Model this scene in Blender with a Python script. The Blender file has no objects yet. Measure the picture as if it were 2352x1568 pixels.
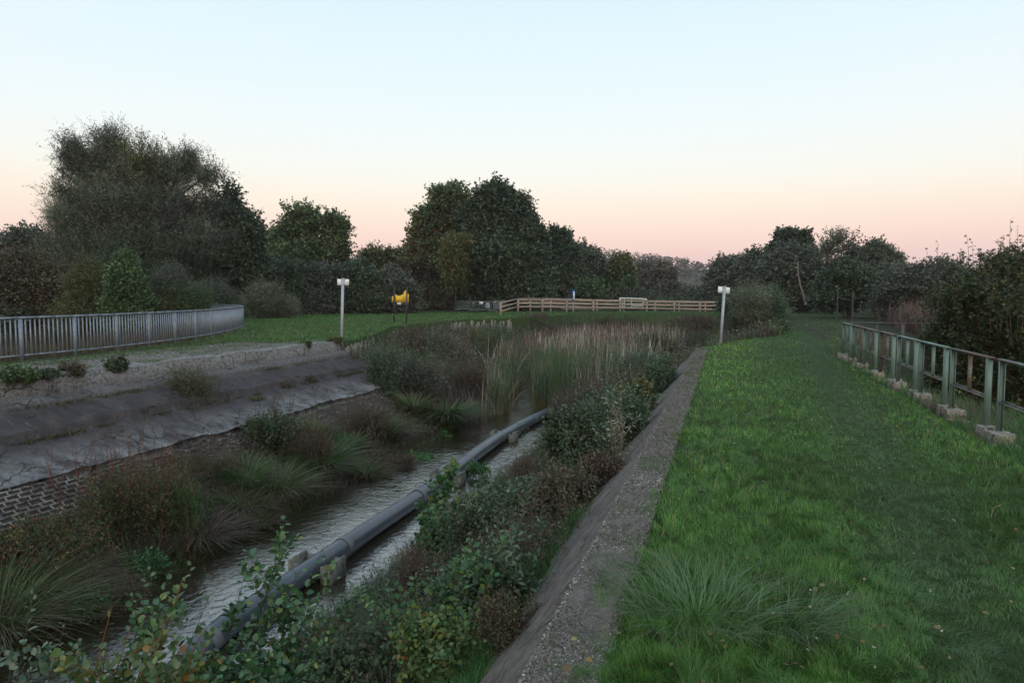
import bpy, math
import numpy as np
from mathutils import Vector
R = math.radians
rng = np.random.default_rng(7)
scene = bpy.context.scene
C = scene.collection

# ------------------------------------------------------------------ camera
EYE = 1.7
YAW = R(17.283); PITCH = R(3.904)
cam_d = bpy.data.cameras.new('camera'); cam = bpy.data.objects.new('camera', cam_d); C.objects.link(cam)
cam_d.sensor_width = 36; cam_d.lens = 24; cam_d.clip_start = 0.05; cam_d.clip_end = 6000
cam.location = (0, 0, EYE); cam.rotation_euler = (R(90) - PITCH, 0, YAW)
scene.camera = cam
# ------------------------------------------------------------------ sky: dusk, sun just below the horizon behind the camera
world = bpy.data.worlds.new('World'); scene.world = world; world.use_nodes = True
nt = world.node_tree; nt.nodes.clear()
SUN_AZ = R(17.283 + 180)          # behind the camera
def N(nt, t, **kw):
    n = nt.nodes.new(t)
    for k, v in kw.items(): setattr(n, k, v)
    return n
out = N(nt, 'ShaderNodeOutputWorld')
sky = N(nt, 'ShaderNodeTexSky'); sky.sky_type = 'NISHITA'; sky.sun_disc = False
sky.sun_elevation = R(1.0); sky.sun_rotation = R(180 - 17.283); sky.air_density = 1; sky.dust_density = 1; sky.ozone_density = 1
bg1 = N(nt, 'ShaderNodeBackground'); bg1.inputs[1].default_value = 0.05
nt.links.new(sky.outputs[0], bg1.inputs[0])
tc = N(nt, 'ShaderNodeTexCoord'); sep = N(nt, 'ShaderNodeSeparateXYZ'); nt.links.new(tc.outputs['Generated'], sep.inputs[0])
ramp = N(nt, 'ShaderNodeValToRGB'); ramp.color_ramp.interpolation = 'B_SPLINE'
def lin(c): return tuple(((v/255)/12.92 if v/255 <= .04045 else ((v/255+.055)/1.055)**2.4) for v in c)
stops = [(0.0, (198,178,190)), (.035, (232,199,204)), (.073, (251,218,210)), (.11, (254,234,220)), (.14, (253,244,231)), (.17, (249,249,243)), (.23, (241,250,254)), (.284, (234,249,255)), (.385, (224,245,255)), (.6, (200,228,252)), (1.0, (155,198,238))]
er = ramp.color_ramp.elements
while len(er) > 1: er.remove(er[0])
er[0].position = stops[0][0]; er[0].color = (*lin(stops[0][1]), 1)
for p, c in stops[1:]:
    e = er.new(p); e.color = (*lin(c), 1)
nt.links.new(sep.outputs[2], ramp.inputs[0])
bg2 = N(nt, 'ShaderNodeBackground'); bg2.inputs[1].default_value = 0.97
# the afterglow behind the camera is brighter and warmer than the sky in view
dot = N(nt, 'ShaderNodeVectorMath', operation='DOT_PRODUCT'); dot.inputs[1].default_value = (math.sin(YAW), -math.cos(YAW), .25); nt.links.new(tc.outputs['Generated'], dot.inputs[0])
wm = N(nt, 'ShaderNodeMapping'); wm.inputs['Scale'].default_value = (1.2, 1.2, 5); wm.inputs['Location'].default_value = (.4, .1, .7); nt.links.new(tc.outputs['Generated'], wm.inputs[0])
wn = N(nt, 'ShaderNodeTexNoise'); wn.inputs['Scale'].default_value = 2.2; wn.inputs['Detail'].default_value = 5; nt.links.new(wm.outputs[0], wn.inputs[0])
wr = N(nt, 'ShaderNodeValToRGB'); wr.color_ramp.elements[0].position = .52; wr.color_ramp.elements[1].position = .75; wr.color_ramp.elements[1].color = (.35, .35, .35, 1); nt.links.new(wn.outputs[0], wr.inputs[0])
wx_ = N(nt, 'ShaderNodeMix', data_type='RGBA'); wx_.inputs['B'].default_value = (.94, .93, .92, 1); nt.links.new(wr.outputs[0], wx_.inputs['Factor']); nt.links.new(ramp.outputs[0], wx_.inputs['A'])
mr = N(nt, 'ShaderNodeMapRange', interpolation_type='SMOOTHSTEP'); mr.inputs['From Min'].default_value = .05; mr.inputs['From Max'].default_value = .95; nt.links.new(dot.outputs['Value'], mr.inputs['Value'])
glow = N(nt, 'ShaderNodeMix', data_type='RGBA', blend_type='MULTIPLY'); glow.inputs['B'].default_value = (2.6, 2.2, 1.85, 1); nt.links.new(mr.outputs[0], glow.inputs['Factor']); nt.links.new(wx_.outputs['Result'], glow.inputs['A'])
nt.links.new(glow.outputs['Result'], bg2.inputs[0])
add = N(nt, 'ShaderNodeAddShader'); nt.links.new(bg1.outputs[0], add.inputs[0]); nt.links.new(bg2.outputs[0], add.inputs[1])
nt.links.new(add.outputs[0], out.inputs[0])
sun_d = bpy.data.lights.new('sun', 'SUN'); sun_d.energy = 0.25; sun_d.angle = R(30); sun_d.color = (1, .86, .74)
sun = bpy.data.objects.new('sun', sun_d); C.objects.link(sun); sun.rotation_euler = (R(68), 0, YAW)
scene.view_settings.view_transform = 'Standard'; scene.view_settings.look = 'None'; scene.view_settings.exposure = 0; scene.view_settings.gamma = 1
scene.cycles.max_bounces = 5; scene.cycles.diffuse_bounces = 2; scene.cycles.transparent_max_bounces = 4; scene.cycles.volume_bounces = 0

# ------------------------------------------------------------------ measuring helpers
F = 1568.
cy, sy, cp, sp_ = math.cos(YAW), math.sin(YAW), math.cos(PITCH), math.sin(PITCH)
FW = np.array([-sy*cp, cy*cp, -sp_]); RT = np.array([cy, sy, 0.]); UP = np.array([-sy*sp_, cy*sp_, cp])
def ray(px, py): return FW + (px-1176)/F*RT - (py-784)/F*UP
def at(px, py, z=0.):                       # where a line of sight meets the level z
    d = ray(px, py); t = (z-EYE)/d[2]; return np.array([d[0]*t, d[1]*t, z])
def atd(px, py, d): return np.array([0, 0, EYE]) + ray(px, py)*d     # point at depth d

# ------------------------------------------------------------------ noise
_lat = rng.random((256, 256))
def noise(x, y, s=1.0, seed=0):
    x = np.asarray(x, float)/s + seed*17.3; y = np.asarray(y, float)/s + seed*9.7
    xi = np.floor(x).astype(int); yi = np.floor(y).astype(int); fx = x-xi; fy = y-yi
    fx = fx*fx*(3-2*fx); fy = fy*fy*(3-2*fy)
    a = _lat[xi % 256, yi % 256]; b = _lat[(xi+1) % 256, yi % 256]; c = _lat[xi % 256, (yi+1) % 256]; d = _lat[(xi+1) % 256, (yi+1) % 256]
    return (a*(1-fx)+b*fx)*(1-fy)+(c*(1-fx)+d*fx)*fy
def fbm(x, y, s=1.0, seed=0): return .5*noise(x, y, s, seed)+.3*noise(x, y, s/2.1, seed+1)+.2*noise(x, y, s/4.3, seed+2)

# ------------------------------------------------------------------ terrain height
YL = [-50, 21.3, 25.6, 33, 43, 48, 52, 58, 66]; XLv = [-13, -13, -14.1, -17, -17.2, -14.9, -13.5, -13, -13]
YR = [-50, 22, 25, 31.5, 40, 49.5, 67]; XRv = [-.8, -.8, -.1, 2.4, 3.4, 4.3, 5.6]
RAILY = [8, 10.5, 12.9, 14.9, 16.5, 18.3, 19.8, 21.2, 22.6, 24.1, 25.9, 27.7, 29.4, 31.0, 32.6, 34.5]
RAILX = [-17.0, -17.0, -17.1, -17.25, -17.55, -18.0, -18.45, -18.95, -19.55, -20.3, -21.3, -22.4, -23.6, -25.1, -27.4, -30.4]
def sm(a, b, x):
    t = np.clip((x-a)/(b-a), 0, 1); return t*t*(3-2*t)
def hgt(x, y, detail=True):
    x = np.asarray(x, float); y = np.asarray(y, float)
    canal = np.interp(x, [-13.6, -13.1, -12.95, -12.5, -10.5, -9.7, -8.7, -8.05, -7.5, -5.3, -4.8, -4.1, -2.3, -1.3, -1.0, -.75],
                      [0, -.02, -.55, -.62, -1.36, -1.75, -2.25, -2.48, -2.85, -2.8, -2.48, -2.12, -1.1, -.52, -.45, -.05])
    xl = np.interp(y, YL, XLv); xr = np.interp(y, YR, XRv)
    zl = np.interp(x-xl, [0, .3, 1.6, 4.2, 6.2], [0, -1.0, -1.5, -2.3, -2.56]); zr = np.interp(xr-x, [0, .5, 2.6, 4.4, 5.6], [0, -.35, -1.6, -2.3, -2.56])
    basin = np.maximum(zl, zr); xs = np.interp(y, [18, 24, 30, 40], [-6.6, -7.0, -8.7, -9.5])
    basin = np.minimum(basin, -2.5-.4*np.exp(-((x-xs)/1.0)**2)+np.clip(np.abs(x-xs)-1.0, 0, 9)*.25)
    basin = np.maximum(basin, np.interp(y, [55, 57, 61.5, 62.5, 70], [-3, -2.3, .10, .24, .20]))
    k = sm(20.8, 22.2, y); chan = canal*(1-k)+basin*k
    inside = (x > xl) & (x < xr) & (y < 62.5)
    z = np.where(inside, chan, 0.0)
    z = np.where((~inside) & (y < 62.5), 0.0, z)
    rx = np.interp(y, RAILY, RAILX)
    zlft = np.interp(rx-.35-x, [0, 1, 4, 10, 40], [0, -.35, -1.1, -1.3, -.3])*(1-sm(30, 38, y))
    z = np.where(x < rx-.35, zlft, z)
    zr2 = np.interp(x, [2.75, 3.25, 4.2, 8, 14, 40], [0, -.16, -.5, -1.1, -1.2, -.4])*(1-sm(21, 25, y))
    z = np.where(x > 2.75, zr2, z)
    if detail:
        z = z + (fbm(x, y, 1.3, 3)-.5)*.07*np.clip(1-np.abs(y)/90, 0, 1) + (fbm(x, y, .35, 5)-.5)*.03*(inside & (z > -2.4))
    far = np.hypot(x, y)
    return z + .35*sm(90, 260, far)*fbm(x, y, 60, 8)

# ------------------------------------------------------------------ mesh building
class MB:
    def __init__(s): s.V = []; s.F = []; s.Cc = []; s.n = 0
    def add(s, V, Fq, col=None):
        V = np.asarray(V, float).reshape(-1, 3); Fq = np.asarray(Fq, int).reshape(-1, 4)
        s.V.append(V); s.F.append(Fq+s.n); s.n += len(V)
        if col is None: col = (.5, .5, .5)
        col = np.asarray(col, float)
        if col.ndim == 1: col = np.tile(col, (len(V), 1))
        s.Cc.append(col)
    def box(s, c, size, rotz=0., col=None, axes=None):
        c = np.asarray(c, float); hx, hy, hz = np.asarray(size)/2.
        P = np.array([[a, b, d] for a in (-hx, hx) for b in (-hy, hy) for d in (-hz, hz)])
        if axes is not None: P = P@np.asarray(axes)
        elif rotz:
            ca, sa = math.cos(rotz), math.sin(rotz); P = np.stack([P[:, 0]*ca-P[:, 1]*sa, P[:, 0]*sa+P[:, 1]*ca, P[:, 2]], 1)
        s.add(P+c, [[0, 1, 3, 2], [4, 6, 7, 5], [0, 4, 5, 1], [2, 3, 7, 6], [0, 2, 6, 4], [1, 5, 7, 3]], col)
    def bar(s, a, b, w, h, col=None):       # box from a to b, w sideways, h upwards
        a = np.asarray(a, float); b = np.asarray(b, float); d = b-a; L = np.linalg.norm(d); y = d/L
        x = np.cross(y, [0, 0, 1.]); x = np.array([1., 0, 0]) if np.linalg.norm(x) < 1e-3 else x/np.linalg.norm(x)
        z = np.cross(x, y); s.box((a+b)/2, (w, L, h), axes=np.array([x, y, z]), col=col)
    def tube(s, P, r, n=6, col=None, cap=True):
        P = np.asarray(P, float); k = len(P); r = np.broadcast_to(np.asarray(r, float), (k,))
        T = np.gradient(P, axis=0); T /= np.linalg.norm(T, axis=1)[:, None]+1e-9
        ref = np.array([0, 0, 1.]) if abs(T[:, 2]).mean() < .8 else np.array([1., 0, 0])
        X = np.cross(T, ref); X /= np.linalg.norm(X, axis=1)[:, None]+1e-9; Y = np.cross(T, X)
        a = np.arange(n)*2*math.pi/n
        V = P[:, None]+r[:, None, None]*(np.cos(a)[None, :, None]*X[:, None]+np.sin(a)[None, :, None]*Y[:, None])
        i = np.arange(k-1)[:, None]*n; j = np.arange(n)[None]; j2 = (j+1) % n
        Fq = np.stack([i+j, i+j2, i+n+j2, i+n+j], -1).reshape(-1, 4)
        V = V.reshape(-1, 3)
        if cap and n % 2 == 0:
            ex = []
            for b in (0, (k-1)*n):
                for q in range(0, n-2, 2): ex.append([b, b+q+1, b+q+2, b+(q+3) % n])
            Fq = np.vstack([Fq, ex])
        if col is not None:
            col = np.asarray(col, float)
            if col.ndim == 2: col = np.repeat(col, n, 0)
        s.add(V, Fq, col)
    def build(s, name, mat, parent=None, smooth=False):
        V = np.vstack(s.V); Fq = np.vstack(s.F); Cc = np.vstack(s.Cc)
        me = bpy.data.meshes.new(name); me.vertices.add(len(V))
        o = bpy.data.objects.new(name, me); C.objects.link(o)
        if parent is not None:
            o.parent = parent; V = V-np.array(parent_loc(parent))
        else:
            base = np.array([(V[:, 0].min()+V[:, 0].max())/2, (V[:, 1].min()+V[:, 1].max())/2, V[:, 2].min()])
            V = V-base; o.location = base
        me.vertices.foreach_set('co', V.astype(np.float32).ravel())
        me.loops.add(len(Fq)*4); me.loops.foreach_set('vertex_index', Fq.astype(np.int32).ravel())
        me.polygons.add(len(Fq)); me.polygons.foreach_set('loop_start', (np.arange(len(Fq))*4).astype(np.int32))
        if smooth: me.polygons.foreach_set('use_smooth', np.ones(len(Fq), bool))
        ca = me.color_attributes.new('Col', 'FLOAT_COLOR', 'POINT')
        ca.data.foreach_set('color', np.hstack([np.clip(Cc, 0, 1), np.ones((len(Cc), 1))]).astype(np.float32).ravel())
        me.update(); me.validate(verbose=False); me.materials.append(mat)
        return o
LOC = {}
def parent_loc(p):
    l = np.array(p.location, float)
    while p.parent is not None: p = p.parent; l = l+np.array(p.location, float)
    return l
def tag(o, label=None, cat=None, group=None, kind=None):
    if label: o['label'] = label
    if cat: o['category'] = cat
    if group: o['group'] = group
    if kind: o['kind'] = kind
    return o
def thing(name, loc, label, cat, group=None):
    o = bpy.data.objects.new(name, None); C.objects.link(o); o.location = tuple(float(v) for v in loc); o.empty_display_size = .2
    return tag(o, label, cat, group)

# ------------------------------------------------------------------ materials
def newmat(name):
    m = bpy.data.materials.new(name); m.use_nodes = True; n = m.node_tree; n.nodes.clear()
    o = N(n, 'ShaderNodeOutputMaterial'); return m, n, o
def leafmat(name, rough=.55, trans=.22, spec=.3):
    m, n, o = newmat(name)
    a = N(n, 'ShaderNodeAttribute'); a.attribute_name = 'Col'
    b = N(n, 'ShaderNodeBsdfPrincipled'); b.inputs['Roughness'].default_value = rough; b.inputs['Specular IOR Level'].default_value = spec
    n.links.new(a.outputs['Color'], b.inputs['Base Color'])
    if trans > 0:
        t = N(n, 'ShaderNodeBsdfTranslucent'); n.links.new(a.outputs['Color'], t.inputs[0]); mx = N(n, 'ShaderNodeMixShader'); mx.inputs[0].default_value = trans
        n.links.new(b.outputs[0], mx.inputs[1]); n.links.new(t.outputs[0], mx.inputs[2]); n.links.new(mx.outputs[0], o.inputs[0])
    else: n.links.new(b.outputs[0], o.inputs[0])
    return m
def noisemat(name, cols, scale=8, rough=.85, bump=.3, detail=8, bscale=None, metal=0, stretch=(1, 1, 1), c2=None, c2scale=1.5, c2pos=(.5, .65), spec=.3, bdist=.02, pos=(.3, .7)):
    m, n, o = newmat(name)
    g = N(n, 'ShaderNodeNewGeometry'); mp = N(n, 'ShaderNodeMapping'); mp.inputs['Scale'].default_value = stretch; n.links.new(g.outputs['Position'], mp.inputs[0])
    t = N(n, 'ShaderNodeTexNoise'); t.inputs['Scale'].default_value = scale; t.inputs['Detail'].default_value = detail; t.inputs['Roughness'].default_value = .65
    n.links.new(mp.outputs[0], t.inputs[0])
    r = N(n, 'ShaderNodeValToRGB'); e = r.color_ramp.elements; e[0].position = pos[0]; e[1].position = pos[1]; e[0].color = (*cols[0], 1); e[1].color = (*cols[-1], 1)
    for i, c in enumerate(cols[1:-1]): q = e.new(pos[0]+(pos[1]-pos[0])*(i+1)/(len(cols)-1)); q.color = (*c, 1)
    n.links.new(t.outputs[0], r.inputs[0]); col = r.outputs[0]
    if c2 is not None:
        t2 = N(n, 'ShaderNodeTexNoise'); t2.inputs['Scale'].default_value = c2scale; t2.inputs['Detail'].default_value = 9; t2.inputs['Roughness'].default_value = .7; n.links.new(mp.outputs[0], t2.inputs[0])
        r2 = N(n, 'ShaderNodeValToRGB'); r2.color_ramp.elements[0].position = c2pos[0]; r2.color_ramp.elements[1].position = c2pos[1]; n.links.new(t2.outputs[0], r2.inputs[0])
        mx = N(n, 'ShaderNodeMix', data_type='RGBA'); n.links.new(r2.outputs[0], mx.inputs['Factor']); n.links.new(col, mx.inputs['A']); mx.inputs['B'].default_value = (*c2, 1); col = mx.outputs['Result']
    b = N(n, 'ShaderNodeBsdfPrincipled'); b.inputs['Roughness'].default_value = rough; b.inputs['Metallic'].default_value = metal; b.inputs['Specular IOR Level'].default_value = spec
    n.links.new(col, b.inputs['Base Color'])
    if bump:
        t3 = N(n, 'ShaderNodeTexNoise'); t3.inputs['Scale'].default_value = bscale or scale*3; t3.inputs['Detail'].default_value = 6; n.links.new(mp.outputs[0], t3.inputs[0])
        bp = N(n, 'ShaderNodeBump'); bp.inputs['Strength'].default_value = bump; bp.inputs['Distance'].default_value = bdist; n.links.new(t3.outputs[0], bp.inputs['Height']); n.links.new(bp.outputs[0], b.inputs['Normal'])
    n.links.new(b.outputs[0], o.inputs[0]); return m
M = {}
M['leaf'] = leafmat('leaf'); M['gloss_leaf'] = leafmat('glossy_leaf', .4, .2, .45); M['grass'] = leafmat('grass_blade', .5, .3, .35); M['dry'] = leafmat('dry_stem', .8, .1, .1)
M['bark'] = leafmat('bark', .9, 0, .1); M['stone'] = leafmat('loose_stone', .9, 0, .2); M['flower'] = leafmat('petal', .7, .3, .2)
M['galv'] = noisemat('galvanised_steel', [(.16, .19, .235), (.24, .28, .33)], 14, .5, .1, metal=.25, c2=(.16, .18, .20), c2scale=5)
M['post'] = noisemat('post_zinc', [(.27, .29, .32), (.38, .40, .44)], 10, .5, .1, metal=.2)
M['white'] = noisemat('white_panel', [(.62, .66, .66), (.76, .79, .78)], 6, .5, .05, c2=(.50, .55, .48), c2scale=4, c2pos=(.55, .75))
M['green_paint'] = noisemat('green_paint', [(.10, .155, .135), (.135, .20, .175)], 9, .5, .15, c2=(.11, .07, .05), c2scale=7, c2pos=(.60, .66), stretch=(1, 1, .5))
M['green_rust'] = noisemat('weathered_green_paint', [(.11, .15, .13), (.15, .19, .16)], 9, .6, .2, c2=(.11, .08, .065), c2scale=5, c2pos=(.42, .52))
M['rust'] = noisemat('rust', [(.075, .06, .052), (.12, .10, .085)], 12, .8, .3)
M['pipe'] = noisemat('grey_plastic_pipe', [(.040, .046, .058), (.064, .072, .086)], 3, .36, .06, c2=(.10, .105, .11), c2scale=9, c2pos=(.55, .8), spec=.5)
M['pipe_band'] = noisemat('pipe_band', [(.09, .095, .10), (.15, .15, .15)], 14, .6, .2)
M['conc'] = noisemat('precast_concrete', [(.10, .095, .082), (.175, .165, .145)], 9, .9, .5, c2=(.04, .04, .028), c2scale=6, c2pos=(.45, .66))
M['block'] = noisemat('stone_block', [(.17, .15, .125), (.33, .30, .26)], 12, .95, .7, c2=(.035, .035, .028), c2scale=7, c2pos=(.53, .62), bdist=.03)
M['wood'] = noisemat('fence_wood', [(.24, .19, .155), (.38, .31, .26)], 5, .85, .3, stretch=(.3, .3, 3), c2=(.18, .14, .115), c2scale=3)
M['pale'] = noisemat('weathered_stake', [(.10, .09, .075), (.27, .24, .205)], 7, .9, .5, stretch=(4, 4, .5), c2=(.05, .045, .04), c2scale=3)
M['dark_metal'] = noisemat('dark_pole', [(.02, .02, .02), (.05, .045, .04)], 9, .6, .1)
M['yellow'] = noisemat('yellow_board', [(.55, .33, .02), (.68, .42, .035)], 5, .5, .1, c2=(.25, .13, .02), c2scale=14, c2pos=(.62, .68))
M['blue'] = noisemat('blue_board', [(.01, .035, .16), (.015, .06, .24)], 3, .4, 0)
M['ink'] = noisemat('ink', [(.05, .06, .09), (.08, .09, .12)], 3, .5, 0)
M['lattice'] = noisemat('pale_joint', [(.15, .145, .14), (.25, .24, .235)], 9, .9, .3, c2=(.05, .045, .04), c2scale=2.5, c2pos=(.42, .6))
M['moss'] = noisemat('moss', [(.03, .045, .012), (.10, .07, .03)], 30, 1, 1.0)

# ground
def ground_mat():
    m, n, o = newmat('ground_soil')
    a = N(n, 'ShaderNodeAttribute'); a.attribute_name = 'Col'; g = N(n, 'ShaderNodeNewGeometry')
    t = N(n, 'ShaderNodeTexNoise'); t.inputs['Scale'].default_value = 7; t.inputs['Detail'].default_value = 10; t.inputs['Roughness'].default_value = .75; n.links.new(g.outputs['Position'], t.inputs[0])
    r = N(n, 'ShaderNodeValToRGB'); r.color_ramp.elements[0].position = .3; r.color_ramp.elements[1].position = .7; r.color_ramp.elements[0].color = (.45, .45, .45, 1); r.color_ramp.elements[1].color = (1.5, 1.5, 1.5, 1); n.links.new(t.outputs[0], r.inputs[0])
    mx = N(n, 'ShaderNodeMix', data_type='RGBA', blend_type='MULTIPLY'); mx.inputs['Factor'].default_value = 1; n.links.new(a.outputs['Color'], mx.inputs['A']); n.links.new(r.outputs[0], mx.inputs['B'])
    b = N(n, 'ShaderNodeBsdfPrincipled'); b.inputs['Roughness'].default_value = .95; b.inputs['Specular IOR Level'].default_value = .15; n.links.new(mx.outputs['Result'], b.inputs['Base Color'])
    bp = N(n, 'ShaderNodeBump'); bp.inputs['Strength'].default_value = .8; bp.inputs['Distance'].default_value = .03; n.links.new(t.outputs[0], bp.inputs['Height']); n.links.new(bp.outputs[0], b.inputs['Normal'])
    n.links.new(b.outputs[0], o.inputs[0]); return m
M['ground'] = ground_mat()
def axis(lo, hi, d, far):
    core = np.arange(lo, hi+1e-6, d); g = d*1.5; L = []; x = lo
    while x > -far: x -= g; g *= 1.25; L.append(x)
    H = []; x = hi; g = d*1.5
    while x < far: x += g; g *= 1.25; H.append(x)
    return np.concatenate([L[::-1], core, H])
gx = axis(-20, 6.5, .18, 2500); gy = axis(-3, 66, .25, 2500)
GX, GY = np.meshgrid(gx, gy, indexing='ij'); GZ = hgt(GX, GY)
def grid_faces(a, b):
    i = np.arange(a-1)[:, None]*b; j = np.arange(b-1)[None]
    return np.stack([i+j, i+j+b, i+j+b+1, i+j+1], -1).reshape(-1, 4)
gc = np.zeros(GX.shape+(3,)); gc[:] = (.030, .048, .014)
def setc(mask, c): gc[mask] = c
ins = (GX > np.interp(GY, YL, XLv)) & (GX < np.interp(GY, YR, XRv)) & (GY < 60)
setc(ins, (.030, .027, .018)); setc(ins & (GX < -8) & (GY < 22), (.060, .047, .040)); setc(ins & (GX > -3.2) & (GY < 24), (.022, .038, .010)); setc(ins & (GZ < -2.35), (.028, .022, .014))
setc((GX < -13) & (GX > -16.8) & (GY < 21), (.10, .093, .085)); setc((GX < -17.3) & (GY < 34), (.04, .035, .022)); setc((GX > 3.4) & (GY < 60), (.030, .032, .015))
setc(np.hypot(GX, GY) > 75, (.03, .035, .018))
mb = MB(); mb.add(np.stack([GX, GY, GZ], -1).reshape(-1, 3), grid_faces(len(gx), len(gy)), gc.reshape(-1, 3))
tag(mb.build('ground', M['ground'], smooth=True), kind='structure')

# water
def water_mat():
    m, n, o = newmat('stream_water')
    g = N(n, 'ShaderNodeNewGeometry'); mp = N(n, 'ShaderNodeMapping'); mp.inputs['Scale'].default_value = (1.0, 1.0, 1); n.links.new(g.outputs['Position'], mp.inputs[0])
    t = N(n, 'ShaderNodeTexNoise'); t.inputs['Scale'].default_value = 6.5; t.inputs['Detail'].default_value = 4; t.inputs['Roughness'].default_value = .6; t.inputs['Distortion'].default_value = .6; n.links.new(mp.outputs[0], t.inputs[0])
    t2 = N(n, 'ShaderNodeTexNoise'); t2.inputs['Scale'].default_value = 1.6; t2.inputs['Detail'].default_value = 3; n.links.new(mp.outputs[0], t2.inputs[0])
    mu = N(n, 'ShaderNodeMath', operation='MULTIPLY'); n.links.new(t.outputs[0], mu.inputs[0]); n.links.new(t2.outputs[0], mu.inputs[1])
    b = N(n, 'ShaderNodeBsdfPrincipled'); b.inputs['Base Color'].default_value = (.022, .018, .010, 1); b.inputs['Roughness'].default_value = .04; b.inputs['IOR'].default_value = 3.1; b.inputs['Specular IOR Level'].default_value = .5
    bp = N(n, 'ShaderNodeBump'); bp.inputs['Strength'].default_value = .8; bp.inputs['Distance'].default_value = .036; n.links.new(mu.outputs[0], bp.inputs['Height']); n.links.new(bp.outputs[0], b.inputs['Normal'])
    n.links.new(b.outputs[0], o.inputs[0]); return m
mb = MB(); wx = np.arange(-12, 0, .5); wy = np.arange(-6, 60, 1.); WX, WY = np.meshgrid(wx, wy, indexing='ij')
mb.add(np.stack([WX, WY, WX*0-2.5], -1), grid_faces(len(wx), len(wy)))
tag(mb.build('water', water_mat()), kind='structure')
# gravel path on the left bank
mb = MB(); py_ = np.arange(-3, 22.5, .3); pu = np.linspace(0, 1, 9); PU, PY = np.meshgrid(pu, py_, indexing='ij')
PX = -13.32-PU*(2.35-.8*sm(14, 22, PY)) + (noise(PY, PU*0, 1.1, 4)-.5)*.25*PU
mb.add(np.stack([PX, PY, hgt(PX, PY)+.02], -1), grid_faces(9, len(py_)))
tag(mb.build('path', noisemat('path_gravel', [(.075, .068, .062), (.16, .15, .14)], 26, .95, .6, c2=(.05, .065, .02), c2scale=1.4, c2pos=(.5, .62), bscale=60), smooth=True), kind='structure')

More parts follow.
